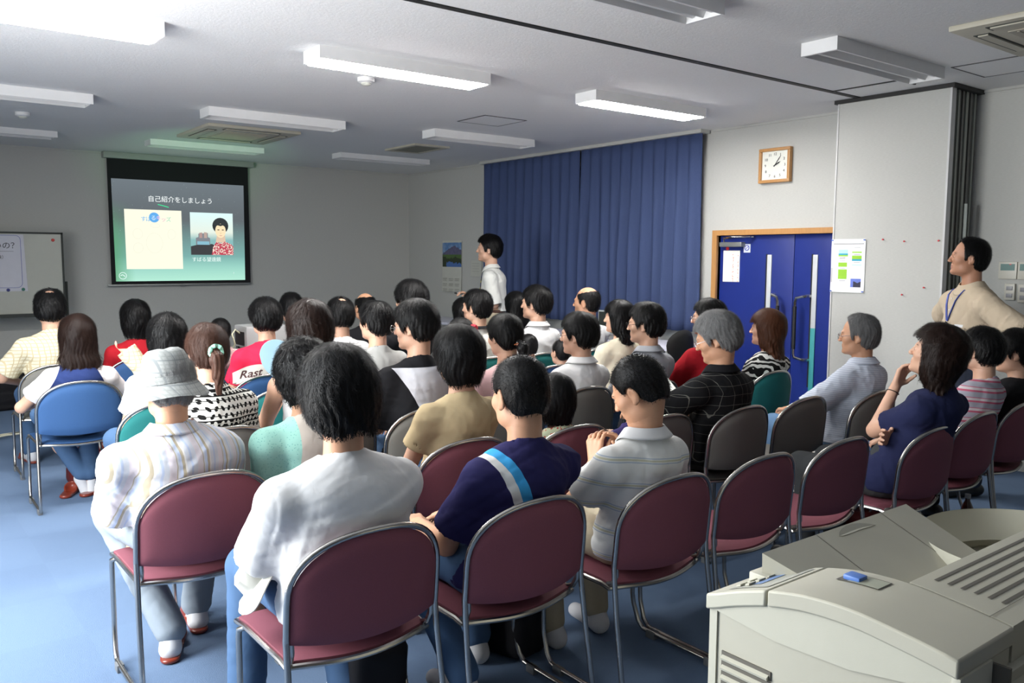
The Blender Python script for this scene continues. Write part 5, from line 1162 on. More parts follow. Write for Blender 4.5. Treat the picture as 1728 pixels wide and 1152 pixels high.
# ------------------------------------------------------------------ chairs in their rows, named by who sits there
CH = [
 ('maroon', -5.55, -9.15, 'maroon padded chair of the black-haired person in the white t-shirt, nearest the camera'),
 ('maroon', -5.00, -9.21, 'maroon padded chair of the boy in the navy t-shirt with the blue and white band'),
 ('maroon', -4.43, -9.28, 'maroon padded chair of the boy in the striped white polo shirt'),
 ('maroon', -3.905, -9.28, 'empty maroon chair next to the boy in the striped polo shirt'),
 ('maroon', -3.38, -9.30, 'empty maroon chair beside the woman holding her chin'),
 ('maroon', -2.82, -9.41, 'maroon padded chair of the woman in navy holding her chin'),
 ('maroon', -2.27, -9.37, 'maroon padded chair of the boy in the pink and grey striped shirt'),
 ('maroon', -1.73, -9.36, 'maroon padded chair of the person in black at the right edge'),
 ('maroon', -5.72, -8.27, 'maroon padded chair of the man wearing the grey checked hat'),
 ('maroon', -5.19, -8.33, 'maroon chair of the curly-haired person in the mint and beige top, mostly hidden'),
 ('maroon', -4.67, -8.36, 'maroon padded chair of the woman in the beige t-shirt'),
 ('maroon', -4.12, -8.42, 'maroon chair of the small child in the floral dress'),
 ('grey', -3.59, -8.48, 'small visible corner of a grey chair behind the child in purple'),
 ('grey', -3.08, -8.56, 'grey padded chair of the grey-haired man in the black plaid shirt'),
 ('grey', -2.56, -8.58, 'empty grey chair between the plaid shirt man and the pale striped shirt man'),
 ('grey', -2.03, -8.70, 'grey padded chair of the man in the pale blue striped shirt'),
 ('grey', -5.40, -7.52, 'grey chair of the woman with the ponytail and leaf print shirt'),
 ('grey', -4.90, -7.56, 'grey chair of the bare-armed woman in the white sleeveless top, mostly hidden'),
 ('grey', -4.40, -7.63, 'grey chair of the boy with glasses in the black and white raglan shirt'),
 ('grey', -3.84, -7.60, 'grey chair of the woman in pink with the hair barrette, mostly hidden'),
 ('grey', -3.29, -7.60, 'grey padded chair of the man with glasses in the plain white polo shirt'),
 ('grey', -2.76, -7.66, 'grey chair of the man with glasses in the grey shirt'),
 ('grey', -2.24, -7.72, 'grey chair of the person in the red shirt, mostly hidden'),
 ('teal', -1.78, -7.82, 'teal padded chair of the woman in the zebra print top'),
 ('teal', -5.42, -6.68, 'teal chair of the girl with straight black hair in the white t-shirt'),
 ('teal', -4.74, -6.60, 'empty teal chair between the leaf print shirt and the bare arm'),
 ('teal', -4.15, -6.62, 'teal chair of the boy in the grey t-shirt, mostly hidden'),
 ('blue', -2.80, -6.72, 'blue chair of the small child behind the man in the white polo shirt'),
 ('teal', -3.36, -6.40, 'teal chair of the tiny child with cropped hair, mostly hidden'),
 ('teal', -2.88, -6.06, 'teal chair of the boy in the cream t-shirt, seen beside the pink shirt'),
 ('teal', -2.37, -6.07, 'teal padded chair of the young man in the white collared shirt'),
 ('teal', -1.84, -6.13, 'teal padded chair of the balding man in the white t-shirt'),
 ('blue', -5.63, -5.63, 'bright blue chair of the long-haired woman with crossed feet'),
 ('blue', -5.12, -5.84, 'blue chair of the person with both arms raised'),
 ('blue', -4.97, -5.36, 'blue chair of the small child beside the projector'),
 ('blue', -4.60, -6.00, 'blue chair of the man in the red printed t-shirt'),
 ('blue', -3.98, -5.86, 'blue chair of the man in the plain white crew neck, mostly hidden'),
 ('blue', -3.43, -5.84, 'blue chair of the person dressed in black, mostly hidden'),
 ('teal', -2.46, -5.18, 'teal chair of the long-haired person hidden by the boy in cream'),
 ('teal', -1.92, -5.15, 'teal chair of the long-haired woman behind the white collared shirt'),
 ('grey', -5.59, -4.66, 'grey chair of the man in the cream checked shirt at the far left'),
 ('blue', -5.02, -4.56, 'blue chair of the woman in the dark red cardigan'),
 ('blue', -3.90, -4.80, 'blue chair of the man in the pink striped shirt, mostly hidden'),
 ('blue', -3.25, -4.80, 'blue chair of the bald man in black, mostly hidden'),
]
for c_ in CH:
    if c_[0] == 'grey' and 'small visible corner' in c_[3]: c_ = c_[:3]+('grey chair of the child in purple, mostly hidden by the polo boy',)
    chair(*c_)

A_ = dict
def lapsheet(): pass
ONLY = None
def want(k): return ONLY is None or k in ONLY
R = {}
def add(k, *a, **kw):
    if want(k): kw.setdefault('seed', sum(map(ord, k))*7); R[k] = person(*a, **kw)
raglan = rag((.55, .55, .60), (.012, .012, .014), 'black_white_raglan', .60, .80)
def rag18(m_, base):
    x, y, z = m_.co(); c = m_.mix(base, (.012, .012, .014), (x+.06+(z-.80)*.55).lt(0.)); c = m_.mix(c, (.012, .012, .014), z.gt(.985)); return m_.mix(c, (.045, .06, .065), (z+x*.25).band(.70, .775)*x.gt(-.04)*y.lt(.06))
raglan = cloth('raglan_black_white', (.58, .58, .62), pat=rag18)
def rag2(m_, base):
    x, y, z = m_.co(); return m_.mix(base, (.74, .70, .70), (x.abs()*.9+(z-.80)*.45).gt(.115))
raglan2 = cloth('raglan_navy_white', (.02, .035, .12), pat=rag2)
def vestp(m_, base):
    x, y, z = m_.co(); sp = m_.voronoi(110).lt(.22); c = m_.mix((.30, .56, .48), (.16, .38, .33), sp); return m_.mix(base, c, x.abs().gt(.195))
vestm = cloth('mint_sleeve_beige_vest', (.52, .46, .40), pat=vestp)
# --- last row (nearest the camera)
add('wt', 'person with thick black hair in a white t-shirt, nearest the camera', (570, 668), (-5.55, -9.15), hy=.21, hs=1.03, sc=1.04, shirt='white', style='mop', hair='black', lod=2, hpit=-.25, loose=.026, shw=.182, vol=1.0, sleeve=.80, skin='tan', foot='socks', hands=((-.12, .36, .62), (.1, .38, .62)), wr=.003, neckdrop=.19, feet=((-.18, .34, .085), (.12, .22, .085)))
add('nv', 'boy with cropped black hair in a navy t-shirt with a blue and white band', (876, 668), (-5.0, -9.21), hy=.20, hs=1.03, sc=.97, shirt='navyband', style='crew', lod=2, vol=1.3, hpit=-.12, loose=.024, sleeve=.74, skin='tan', foot='socks', hands=((-.13, .30, .60), (.06, .36, .60)), wr=.005, feet=((-.07, .12, .085), (.14, .34, .085)))
add('pb', 'boy in a white polo with thin stripes, head bowed, fiddling with his fingers', (1078, 662), (-4.43, -9.28), hy=.20, hs=1.0, sc=.90, shirt='polostripe', style='crew', lod=2, vol=1.3, hyaw=.42, hpit=-.50, skin='tan', collar=('white', .036), sleeve=.70, loose=.022, pants='khaki', face=True, foot='socks', hands=(('px', 1003, 778, .44), ('px', 1046, 772, .42)), elbows=((-.9, .1, -1), (.9, .1, -1)), hcurl=((1.0, 1.0, 1.1, 1.1), (.8, 1.0, 1.1, 1.2)), handn=(((.8, .3, .1), (.5, -.6, .5), (.10, .10, .9)), ((-.8, .3, .1), (-.5, -.6, .5), (-.15, .10, .9))), wr=.004)
add('ch', 'woman with long wavy dark hair in a navy t-shirt, hand on her chin', (1578, 598), (-2.82, -9.41), hy=.12, hs=1.0, sc=.97, shirt='navy', style='wavy', hair='dark', lod=2, hyaw=.32, hpit=.25, vol=1.3, pants='darkpants', face=True, sleeve=.66, hands=(('px', 1511, 652, .30), ('px', 1503, 742, .22)), elbows=((-.3, .5, -.9), (.6, .2, -.6)), hcurl=((.9, .8, .7, .7), (.5, .5, .6, .6)), handn=(((.2, -.6, .6), (1, 0, 0), (.35, -.2, .9)), ((-.3, -.9, 0), (0, 0, 1))), foot='shoes', kneew=.12)
add('ps', 'boy with short black hair in a pink and grey striped shirt', (1654, 592), (-2.27, -9.37), hy=.20, hs=.95, sc=.88, shirt='pinkgrey', style='short', vol=1.1, lod=1, hpit=.05, foot='shoes', hyaw=-.05)
add('bk', 'person with short black hair in a black t-shirt at the right picture edge', (1712, 596), (-1.73, -9.36), hy=.20, hs=1.0, sc=.95, shirt='black', style='short', vol=1.1, pants='blackpants', foot='shoes', hyaw=.40, hpit=-.05, face=True)
# --- second row
add('ht', 'man in a grey checked hat and pale striped shirt, leaning forward', (285, 655), (-5.72, -8.27), hy=.22, hs=.98, sc=1.0, shirt='hatman', style='short', hair='grey', vol=.5, lod=2, hpit=-.30, hrol=.10, skin='tan', sleeve=.86, loose=.028, kneew=.19, pants='greytrouser', collar=('hatman', .034), hands=((-.14, .34, .60), (.12, .36, .60)), elbows=((-.35, -.4, -1), (.35, -.4, -1)), feet=((-.06, .14, .085, (.35, .9, 0)), (.10, .34, .085)), wr=.0045, hemz=.50, shw=.18)
add('cu', 'person with short curly black hair in a beige vest with mint sleeves', (511, 634), (-5.19, -8.33), hy=.20, hs=1.0, sc=.93, shirt=vestm, style='curly', lod=1, hstr=3500, hpit=-.2, skin='tan', sleeve=.72, loose=.02, vol=.9)
add('bg', 'woman with a black bob in a beige t-shirt', (772, 603), (-4.67, -8.36), hy=.20, hs=1.0, sc=.92, shirt='beige', style='mop', lod=2, hpit=-.05, hyaw=.1, vol=.85, sleeve=.55, hands=((-.12, .26, .62), (.12, .30, .62)), wr=.004)
add('fl', 'small child with a black bob in a green floral dress, half hidden', (936, 672), (-4.12, -8.42), hy=.2, hs=.86, sc=.68, shirt='floral', style='bob', vol=.7, sleeve=.3, kneew=.08)
add('pu', 'child in a purple t-shirt hidden behind the boy in the striped polo', (1068, 668), (-3.59, -8.48), hy=.26, hs=.86, sc=.74, shirt='purple', style='short', vol=.8, sleeve=.7, kneew=.09)
add('pl', 'grey-haired man with glasses in black plaid, reading a paper', (1209, 572), (-3.08, -8.56), hy=.18, hs=1.05, sc=1.0, shirt='plaid', style='short', hair='grey', lod=2, hyaw=.55, hpit=-.32, skin='tan', collar=('black', .036), sleeve=.9, loose=.026, glasses='metal', face=True, vol=1.15, hands=((-.30, .30, .70), (-.10, .34, .68)), elbows=((-1, 0, -.6), (.6, 0, -.7)), pants='darkpants')
add('st', 'grey-haired man with glasses in a pale blue striped shirt', (1448, 567), (-2.03, -8.70), hy=.20, hs=1.0, sc=.98, shirt='bluestripe', style='receding', hair='steel', lod=2, hyaw=.42, hpit=-.05, skin='tan', collar=('bluestripe', .036), sleeve=.95, loose=.026, glasses='metal', face=True, pants='lightjeans', vol=1.5, hands=((-.14, .30, .62), (-.02, .32, .62)), elbows=((-1, -.1, -.6), (1, -.2, -.6)), wr=.005)
# --- third row
add('lf', 'woman with a brown ponytail in a black and white leaf print shirt', (349, 594), (-5.40, -7.52), hy=.20, hs=.98, sc=.93, shirt='leaf', style='ponytail', hair='brown', lod=2, hpit=-.08, sleeve=.70)
add('sl', 'bare-armed woman with brown bobbed hair in a white sleeveless top, holding a fan', (521, 556), (-4.90, -7.56), hy=.20, hs=1.04, sc=.97, shirt='white', style='bob', hair='dark', lod=1, hstr=3500, sleeve=0, vol=.9, hands=(('px', 476, 668, .52), (.12, .26, .62)), elbows=((-.7, -.2, -1), None))
add('rg', 'boy with glasses in a black and white raglan shirt', (699, 552), (-4.40, -7.63), hy=.20, hs=1.03, sc=1.0, shirt=raglan, style='short', lod=2, hyaw=.62, hpit=-.10, glasses='metal', face=True, vol=1.15, sleeve=.9)
add('pk', 'woman in a pink shirt with black hair held by an orange barrette', (850, 568), (-3.84, -7.60), hy=.20, hs=.98, sc=.92, shirt='pink', style='lowtail', lod=1, hyaw=.15, hpit=-.12, hstr=3000)
add('wp', 'man with glasses in a plain white polo shirt', (975, 566), (-3.29, -7.60), hy=.20, hs=1.02, sc=.96, shirt='white', style='short', lod=2, hyaw=.52, hpit=-.06, glasses='metal', face=True, collar=('white', .036), vol=1.1)
add('gs', 'man with black glasses in a light grey shirt', (1088, 548), (-2.76, -7.66), hy=.20, hs=1.04, sc=.98, shirt='greyshirt', style='short', lod=1, hstr=3000, hyaw=.55, hpit=-.05, glasses='black', face=True, collar=('greyshirt', .034), vol=1.1, sleeve=.9)
add('rd', 'person with glasses in a red t-shirt behind the grey-haired man', (1194, 538), (-2.24, -7.72), hy=.2, hs=1.0, sc=.95, shirt='cardinal', style='short', lod=1, hyaw=.5, glasses='metal', face=True, sleeve=.8, hands=((-.22, .30, .6), (.1, .3, .6)))
add('zb', 'woman with long auburn hair in a zebra print top', (1293, 556), (-1.78, -7.82), hy=.20, hs=1.02, sc=.92, shirt='zebra', style='shoulder', hair='auburn', lod=2, hyaw=.45, hpit=.02, face=True, vol=1.15)
# --- fourth row
add('gl', 'girl with straight black hair in a white t-shirt beside the hat man', (281, 570), (-5.42, -6.68), hy=.20, hs=.98, sc=.90, shirt='white', style='bob', lod=1, vol=.7, hstr=3000)
add('up', 'person in a cream striped top with both arms raised behind the black-haired girl', (284, 566), (-5.12, -5.88), hy=.2, hs=.9, sc=.85, shirt='check', style='short', hands=('(-.10, .02, .07)', '(.10, .02, .07)'), elbows=((-1, .2, .1), (1, .2, .3)), sleeve=.8)
add('gt', 'boy in a light grey t-shirt with straight black hair', (632, 545), (-4.15, -6.62), hy=.20, hs=.99, sc=.93, shirt='greymarl', style='short', hyaw=.42, vol=1.3, lod=1, hstr=3000, face=True)
add('ks', 'small child with hair tied in a red scrunchie, only the top of the head visible', (776, 566), (-3.68, -6.80), hy=.2, hs=.86, sc=.7, shirt='white', style='bob', vol=.5, kneew=.08)
add('tc', 'tiny child with cropped hair between the pink shirt and the white collared shirt', (890, 586), (-3.36, -6.40), hy=.2, hs=.80, sc=.62, shirt='white', style='crew', kneew=.08)
add('kb', 'small child in white, almost hidden beside the white polo man', (946, 596), (-2.80, -6.72), hy=.2, hs=.78, sc=.6, shirt='white', style='crew', kneew=.08)
add('wv', 'woman with wavy black hair in a cream top', (1043, 537), (-2.26, -6.90), hy=.20, hs=.98, sc=.92, shirt='cream', style='shoulder', hyaw=.55, lod=1, face=True)
# --- fifth row
add('lg', 'woman with long dark hair in a white and navy raglan shirt, feet crossed', (130, 568), (-5.63, -5.63), hy=.20, hs=1.02, sc=.93, shirt=raglan2, style='long', hair='dark', lod=2, vol=.95, foot='socks', feet=((.05, .17, .12, (.25, -.25, -.9)), (.10, .16, .12, (-.1, -.3, -.9))), hands=((-.14, .24, .62), (.14, .24, .62)), elbows=((-1, 0, -.7), (1, 0, -.7)), sleeve=.60)
add('cp', 'small child with dark hair beside the projector, ear showing', (371, 560), (-4.97, -5.36), hy=.2, hs=.74, sc=.62, shirt='pink', style='tied', kneew=.08)
add('rt', 'man with black hair in a red t-shirt with a printed patch', (447, 538), (-4.60, -6.0), hy=.20, hs=.98, sc=.98, shirt='red', style='short', vol=1.5, lod=1, hstr=3200)
add('wc', 'man with short black hair in a plain white crew neck', (573, 533), (-3.98, -5.86), hy=.20, hs=1.0, sc=.95, shirt='white', style='crown', vol=1.1, hstr=2500)
add('bl', 'tall person in black behind the boy with glasses', (692, 508), (-3.43, -5.84), hy=.0, hs=1.12, sc=1.0, shirt='black', style='short', vol=1.3, hyaw=.2, hstr=2500)
add('ct', 'boy in a cream t-shirt with a black neckband', (803, 519), (-2.88, -6.06), hy=.20, hs=1.04, sc=.93, shirt='offwhite', style='short', hyaw=.5, vol=1.0, collar=('black', .012), hstr=2500)
add('hd', 'person with long dark hair mostly hidden by the boy in cream', (781, 527), (-2.46, -5.18), hy=.20, hs=.95, sc=.9, shirt='black', style='shoulder', vol=.9)
add('yc', 'young man with spiky black hair in a white collared shirt', (903, 513), (-2.37, -6.07), hy=.20, hs=1.10, sc=.98, shirt='white', style='short', hyaw=.55, vol=1.2, collar=('white', .036), face=True, hstr=2500)
add('ld', 'woman with long black hair behind the young man in the white collared shirt', (869, 516), (-1.92, -5.15), hy=.20, hs=1.0, sc=.92, shirt='black', style='long', hyaw=.1, vol=.9)
add('bd', 'balding man in a white t-shirt', (989, 511), (-1.84, -6.13), hy=.20, hs=1.05, sc=.98, shirt='white', style='balding', hyaw=.5, hstr=1800, skin='tan')
# --- front rows
add('ck', 'man with a small bald spot in a cream checked shirt at the far left', (85, 522), (-5.59, -4.66), hy=.20, hs=1.06, sc=1.0, shirt='check', style='crown', lod=1, hyaw=-.2, vol=1.2, hstr=3000, loose=.026, sleeve=.78, hands=((-.18, .26, .62), (.12, .3, .62)), elbows=((-1, -.1, -.7), None))
add('cd', 'woman with chin-length black hair in a dark red cardigan', (228, 537), (-5.02, -4.56), hy=.20, hs=1.04, sc=.95, shirt='cardinal', style='bob', vol=.75, sleeve=1.5, hstr=2500)
add('pn', 'man with short black hair in a pink and white striped shirt', (491, 521), (-3.90, -4.80), hy=.20, hs=1.0, sc=.95, shirt='pinkstripe', style='short', vol=.8, hyaw=-.1)
add('bm', 'bald man in a black shirt, only the scalp and ear visible', (615, 519), (-3.25, -4.80), hy=.20, hs=1.0, sc=.95, shirt='black', style='balding', hyaw=.1, skin='tan')
# --- standing
pz = ony(824, 423, -3.86)
def tiepat(m_, base):
    return m_.mix(base, (.45, .42, .08), m_.voronoi(22).lt(.28))
add('pr', 'man standing in a white shirt and patterned tie, holding a pointer', (824, 421), stand=(-1.27, -3.90), hy=.04, hs=1.16, sc=1.04, yaw=.90, shirt='presenter', style='short', lod=2, hyaw=.05, hpit=.02, face=True, vol=1.15, collar=('presenter', .04), sleeve=.97, loose=.022, pants='khaki', hands=((-.07, .19, 1.10), (.03, .27, 1.14)), elbows=((-.65, -1, -.6), (.4, -.8, -.6)), hcurl=(None, (.9, 1., 1.1, 1.2)), foot='slippers', hemz=.975, neckdrop=.175)
add('sm', 'man standing in a beige short-sleeved shirt with a blue lanyard, hands on hips', (1634, 436), stand=(-.93, -8.66), hy=.02, hs=1.04, sc=1.06, yaw=.95, shirt='shirtbeige', style='receding', lod=2, hyaw=-.40, hpit=.08, skin='brown', face=True, vol=1.0, collar=('shirtbeige', .045), sleeve=.88, loose=.03, pants='greydark', hands=((-.215, .0, 1.0), (.215, .0, 1.0)), handn=(((1, 0, 0), (0, -1, 0), (.15, .75, -.65)), ((-1, 0, 0), (0, -1, 0), (-.15, .75, -.65))), elbows=((-1, -.35, 0), (1, -.4, 0)), foot='shoes', hemz=.9, neckdrop=.19, shw=.185)
# ------------------------------------------------------------------ things worn and carried
def bvh(o): me = o.data; return BVHTree.FromPolygons([v.co for v in me.vertices], [tuple(p.vertices) for p in me.polygons])
def wrapy(t, x, z, sgn=-1, off=.003, fb=0.):
    h = t.ray_cast(Vector((x, sgn*1.5, z)), Vector((0, -sgn, 0)))[0]; return (h.y if h else fb)+sgn*off
def pxy(u, v, y): return ony(u, v, y)
if 'ht' in R:
    P_ = R['ht']; hm_ = cloth('grey_checked_hat', (.30, .31, .30), pat=lambda m_, b: m_.mix(m_.mix(b, (.19, .20, .195), ((m_.co()[0]+m_.co()[1]*.5).mod(.014)/.014).lt(.3).max((m_.co()[2].mod(.014)/.014).lt(.3))*.45), (.14, .155, .165), (((m_.co()[0]*.9+m_.co()[1]*.5).mod(.042)/.042).lt(.10)).max((m_.co()[2].mod(.042)/.042).lt(.10))*.6))
    RH = P_['Rh']@rotx(.18)@roty(-.20); hh = P_['hs']*.96
    prof = [(.001, .150), (.03, .151), (.058, .146), (.078, .132), (.089, .105), (.096, .07), (.101, .035), (.1035, .022), (.104, .018), (.116, .006), (.130, -.014), (.143, -.030), (.146, -.036), (.140, -.034), (.126, -.014), (.104, .008)]
    mb = MB(); N_ = 48; vs = []
    for r_, z_ in prof:
        for k in range(N_):
            a = 2*PI*k/N_; br = max(0, (r_-.104)/.05); wob = .012*math.sin(2*a+.6)*br+.010*br*math.sin(3*a)
            dent = -.014*math.exp(-((math.cos(a)*r_)/.022)**2)*(1 if z_ > .12 else 0)*(1 if math.sin(a) > -.4 else .4)
            q = np.array((r_*math.cos(a)*.93, r_*math.sin(a)*1.10-.012, z_+wob+dent+.006)); vs.append(P_['H']+RH@(q*hh))
    fs = [(i*N_+k, i*N_+(k+1) % N_, (i+1)*N_+(k+1) % N_, (i+1)*N_+k) for i in range(len(prof)-1) for k in range(N_)]
    mb.add(vs, fs); hat = mb.build('hat', hm_, P_['body']); s_ = hat.modifiers.new('s', 'SOLIDIFY'); s_.thickness = .003
    mb = MB(); ring = lambda z_, r_: [P_['H']+RH@(np.array((r_*math.cos(2*PI*k/N_)*.93, r_*math.sin(2*PI*k/N_)*1.10-.012, z_+.006))*hh) for k in range(N_)]
    mb.add(ring(.018, .1075)+ring(.045, .1035), [(k, (k+1) % N_, N_+(k+1) % N_, N_+k) for k in range(N_)]); mb.build('hat_band', hm_, hat, fix=False)
if 'rt' in R:
    P_ = R['rt']; t = bvh(P_['shirt']); z0 = P_['H'][2]-.33; sl_ = .22
    def pf(x, z, o): zz = z0+z+(x+.05)*sl_; return (x, wrapy(t, x, zz, -1, o), zz)
    mb = MB().grid(lambda a, b: pf(-.19+.30*a, -.055+.11*b*(.55+.45*math.sin(PI*min(1, a*1.1+.12))), .004), 16, 8); pa = mb.build('printed_patch', plain('patch_cream', (.60, .58, .52), .8), P_['shirt'], fix=False)
    V, F = textmesh('Rast', .070, .0012, 0); mb = MB(); V = [(v[0]*.95+v[1]*.25, v[1]) for v in V]; mb.add([pf(-.095+v[0], v[1]+.0, .007) for v in V], F); mb.build('lettering', plain('maroon_ink', (.06, .02, .02), .7), pa, smooth=False, fix=False)
if 'lf' in R:
    P_ = R['lf']; MB().tube([P_['frh']((.026*math.cos(t), -.128+.005*math.sin(t*6), .004+.026*math.sin(t))) for t in np.linspace(0, 2*PI, 25)[:-1]], 0.010, 8, closed=True).build('scrunchie', plain('mint_elastic', (.30, .62, .48), .7), P_['body'])
if 'ks' in R:
    P_ = R['ks']; mb = MB(); mb.tube([P_['frh']((.05+.03*math.cos(t), -.10+.012*math.sin(t*5), .045+.03*math.sin(t))) for t in np.linspace(0, 2*PI, 25)[:-1]], .016, 8, closed=True); mb.build('scrunchie', plain('red_scrunchie', (.45, .01, .03), .8), P_['body'])
if 'pk' in R:
    P_ = R['pk']; mb = MB().grid(lambda a, b: P_['frh']((-.045+.09*a, -.121-.010*math.sin(PI*a)-.006*math.sin(PI*b), -.048+.030*(b-.5)*math.sin(PI*min(.95, max(.05, a))))), 12, 6); o = mb.build('barrette', Mat('orange_barrette', (.35, .10, .035), .25, Coat_Weight=.5), P_['body'], fix=False); o.modifiers.new('s', 'SOLIDIFY').thickness = .004
    mb = MB(); [mb.lathe([(.0005, 0), (.0035, 0), (.003, .002), (.0005, .0025)], P_['frh']((-.03+.02*k, -.136+.004*abs(k-1.5), -.050+.012*j)), 8) for k in range(4) for j in range(2)]; mb.build('white_dots', paper, o)
if 'ch' in R:
    P_ = R['ch']; w_ = P_['arms'][0][2]; d_ = nrm(P_['arms'][0][2]-P_['arms'][0][1]); a_ = nrm(np.cross(d_, (0, 0, 1))); b_ = np.cross(d_, a_); c_ = w_-d_*.03
    MB().tube([c_+(a_*math.cos(t)+b_*math.sin(t))*.0285 for t in np.linspace(0, 2*PI, 21)[:-1]], .0022, 6, closed=True).build('bracelet', black, P_['body'])
if 'sm' in R:
    P_ = R['sm']; t = bvh(P_['shirt']); N = P_['N']; lb = plain('lanyard_blue', (.02, .05, .32), .5); mb = MB()
    for s in (-1, 1):
        pts = [N+np.array((s*.062, -.045, .012)), N+np.array((s*.078, .0, .008))]
        for k in range(7):
            q = k/6; x = s*(.082*(1-q)+.004); z = N[2]-.005-.20*q; pts.append((x, wrapy(t, x, z, 1, .006, .12), z))
        mb.tube(pts, .0075, 6, flat=.5)
    mb.build('lanyard', lb, P_['body'])
    z = N[2]-.215; y = wrapy(t, -.02, z, 1, .008, .13); MB().tube([(.0, y, z), (-.05, wrapy(t, -.05, z-.02, 1, .008, .13), z-.02)], .006, 8).build('pen', black, P_['body'])
    mb = MB(); g = lambda a, b: (-.075-.085*a, wrapy(t, -.075-.085*a, N[2]-.24-.10*b, 1, .004, .12), N[2]-.24-.10*b)
    mb.grid(g, 6, 6); po = mb.build('shirt_pocket', SH['shirtbeige'], P_['shirt'], fix=False); po.modifiers.new('s', 'SOLIDIFY').thickness = .002
    MB().grid(lambda a, b: (-.085-.06*a, wrapy(t, -.085-.06*a, N[2]-.225-.03*b, 1, .003, .12), N[2]-.222-.03*b), 3, 2).build('pocket_paper', paper, po, fix=False)
    for k in range(5): z = N[2]-.06-.075*k; mb = MB(); mb.add([(v[0]*.005, wrapy(t, 0, z, 1, .003, .13)+v[1]*.002, z+v[2]*.005) for v in [(math.cos(a), b, math.sin(a)) for b in (0, 1) for a in np.linspace(0, 2*PI, 9)[:-1]]], [tuple(range(8)), tuple(range(8, 16))]+[(i, (i+1) % 8, 8+(i+1) % 8, 8+i) for i in range(8)]); mb.build('button', paper, P_['shirt'])
if 'pr' in R:
    P_ = R['pr']; t = bvh(P_['shirt']); N = P_['N']; tm_ = cloth('navy_yellow_tie', (.02, .03, .12), .5, pat=lambda m_, b: m_.mix(b, (.45, .42, .10), m_.voronoi(24).lt(.36)), fine=.02)
    def tf(a, b): w2 = .018+.020*b; x = (a-.5)*2*w2; z = N[2]-.035-.36*b; return (x, wrapy(t, x*.5, max(z, N[2]-.32), 1, .010+.01*b, .12), z)
    o = MB().grid(tf, 4, 14).build('necktie', tm_, P_['body'], fix=False); o.modifiers.new('s', 'SOLIDIFY').thickness = .004
    hz = P_['hip'][2]; mb = MB(); rg_ = [(.168*math.cos(a), .126*math.sin(a), hz+.065) for a in np.linspace(0, 2*PI, 41)[:-1]]; mb.add([(x, y, z+q) for q in (-.018, .018) for x, y, z in rg_], [(k, (k+1) % 40, 40+(k+1) % 40, 40+k) for k in range(40)]); o = mb.build('belt', plain('brown_belt', (.06, .018, .01), .4), P_['body'], fix=False); o.modifiers.new('s', 'SOLIDIFY').thickness = .006
    w_ = P_['arms'][1][2]; fa = nrm(w_-P_['arms'][1][1]); c_ = w_+fa*.085+np.array((0, 0, -.018)); d_ = nrm(np.array((-.12, 1, .12)))
    o = MB().tube([toworld(P_, c_-d_*.05), toworld(P_, c_+d_*.055)], .008, 10).build('laser_pointer', plain('pointer_silver', (.5, .5, .5), .3)); MB().tube([toworld(P_, c_+d_*.055), toworld(P_, c_+d_*.085)], .009, 10).build('tip', black, o); tag(o, 'small silver pointer with black tip in the hand of the standing presenter', 'pointer')
# fan, paper, sun hat
c = pxy(470, 606, -7.20); mb = MB(); fu, fv = nrm((.8, -.35, .45)), nrm((-.45, .1, .85)); out = [c+fu*.085*math.cos(a)*(1 if abs(math.cos(a)) < .9 else .95)+fv*.105*math.sin(a) for a in np.linspace(0, 2*PI, 29)[:-1]]
fan = MB().prism(out, tuple(np.cross(fu, fv)*.003)).build('paper_fan', plain('fan_blue', (.40, .66, .84), .6), smooth=False); MB().tube([c-fv*.09, c-fv*.22], .007, 8).build('handle', paper, fan); tag(fan, 'pale blue paper fan held up behind the red t-shirt man', 'fan')
pc = [pxy(1150, 642, -8.22), pxy(1128, 650, -8.15), pxy(1116, 697, -8.15), pxy(1143, 700, -8.26)]
pc = [pxy(1126, 636, -8.10), pxy(1158, 678, -8.30), pxy(1140, 702, -8.32), pxy(1100, 690, -8.12)]
sh_ = MB().grid(lambda a, b: tuple((pc[0]*(1-a)+pc[1]*a)*(1-b)+(pc[3]*(1-a)+pc[2]*a)*b), 4, 4).build('paper_sheet', plain('sheet_cream', (.66, .66, .60), .7), fix=False); tag(sh_, 'printed paper sheet held by the grey-haired man in plaid', 'paper')
mb = MB()
for j in range(7):
    for a0, a1 in ((.12, .35+.05*(j % 3)), (.5, .82)):
        f_ = lambda a, b: np.array((pc[0]*(1-a)+pc[1]*a)*(1-b)+(pc[3]*(1-a)+pc[2]*a)*b)+np.array((-.001, -.002, .001)); mb.add([f_(a0, .1+.12*j), f_(a1, .1+.12*j), f_(a1, .125+.12*j), f_(a0, .125+.12*j)], [(0, 1, 2, 3)])
mb.build('printed_lines', plain('print_grey', (.3, .3, .32), .7), sh_, smooth=False, fix=False)
if 'wt' in R:
    c = pxy(436, 975, -8.84); mb = MB(); N_ = 36; RH = rotx(-.45)@roty(-.75)
    prof = [(.001, .075), (.05, .073), (.075, .055), (.085, .01), (.088, .0), (.12, -.012), (.15, -.03), (.147, -.034), (.11, -.018), (.085, -.004)]
    vs = [c+RH@np.array((.72*r_*math.cos(2*PI*k/N_), .72*r_*math.sin(2*PI*k/N_)*.8, z_*.8+.01*math.sin(3*2*PI*k/N_)*(r_ > .1))) for r_, z_ in prof for k in range(N_)]
    mb.add(vs, [(i*N_+k, i*N_+(k+1) % N_, (i+1)*N_+(k+1) % N_, (i+1)*N_+k) for i in range(len(prof)-1) for k in range(N_)]); o = mb.build('sun_hat', SH['offwhite']); o.modifiers.new('s', 'SOLIDIFY').thickness = .003
    tag(o, 'off-white sun hat resting on the lap of the person in the white t-shirt', 'hat')
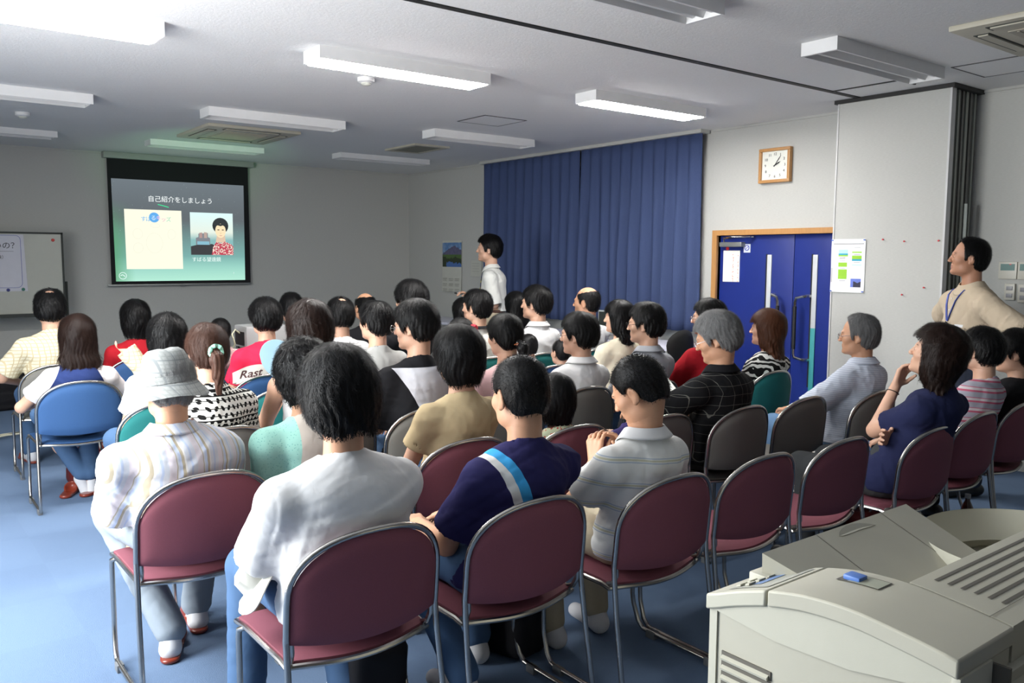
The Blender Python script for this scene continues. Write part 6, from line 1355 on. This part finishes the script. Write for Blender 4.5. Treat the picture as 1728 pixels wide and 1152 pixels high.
# bags and slippers on the floor
def bag(name, loc, size, mt, label, rz=0., seed=1, strap=True):
    sx, sy, sz = size; F_ = Field((-sx*.7, -sy*.7, 0), (sx*.7, sy*.7, sz*1.15), .012)
    def f(p): q = np.abs(p-np.array((0, 0, sz*.5)))-np.array((sx*.5-.04, sy*.5-.04, sz*.5-.04)); return np.linalg.norm(np.maximum(q, 0), axis=-1)+np.minimum(q.max(-1), 0)-.04
    F_.add((f, np.array((-sx*.5, -sy*.5, 0)), np.array((sx*.5, sy*.5, sz))), 0); F_.noise(.010, 14, seed); F_.cut(lambda p: .001-p[..., 2]); v, q = F_.mesh(); r_ = meshobj(name, v, q, [mt]); r_.location = loc; r_.rotation_euler = (0, 0, rz)
    if strap: MB().tube([(-sx*.25, 0, sz*.93), (-sx*.2, .02, sz*1.2), (0, .03, sz*1.3), (sx*.2, .02, sz*1.2), (sx*.25, 0, sz*.93)], .01, 8).build('strap', mt, r_)
    return tag(r_, label, 'bag')
bagblack = cloth('black_bag_nylon', (.012, .012, .014), .6); bagred = cloth('dark_red_bag', (.10, .015, .015), .6); 
q = onz(8, 690, 0.0); bag('shoulder_bag', (q[0], q[1], 0), (.42, .3, .36), bagblack, 'black bag on the floor at the left picture edge below the whiteboard')
bag('handbag', (-5.48, -4.95, 0), (.28, .16, .20), bagred, 'dark red handbag on the floor between the grey and bright blue chairs')
bag('shoulder_bag', (-5.27, -5.42, 0), (.26, .18, .16), bagblack, 'black bag on the floor to the right of the crossed feet', .3, 3)
bag('backpack', (-4.70, -8.68, 0), (.18, .22, .30), bagblack, 'black backpack on the floor beneath the navy t-shirt boy', .3, 5)
bag('backpack', (-5.33, -8.72, 0), (.2, .22, .26), bagblack, 'black backpack on the floor between white and navy t-shirts', -.3, 6)
bag('handbag', (-2.55, -8.92, 0), (.20, .2, .24), bagred, 'dark brown handbag on the floor behind the printer, near the bottle', .2, 8)
for (u_, v_, a, lb) in ((118, 828, -.45, 'left red-brown slipper lying under the bright blue chair'), (163, 826, -1.0, 'right red-brown slipper lying under the bright blue chair')):
    q = onz(u_, v_, .02); F_ = Field((-.08, -.14, 0), (.08, .18, .08), .006); F_.add(capsule((0, -.09, .012), (0, .09, .012), .036, .044), 0); F_.cut(lambda p: np.abs(p[..., 2]-.012)-.010); F_.add(ellip((0, .06, .03), (.05, .07, .040)), .008); F_.add(ellip((0, .0, .05), (.038, .06, .036)), .006, True); F_.cut(lambda p: .001-p[..., 2])
    v, f_ = F_.mesh(); o = meshobj('slipper', v, f_, [slipm]); o.location = (q[0], q[1], 0); o.rotation_euler = (0, 0, a); tag(o, lb, 'slipper', 'slippers under the bright blue chair')
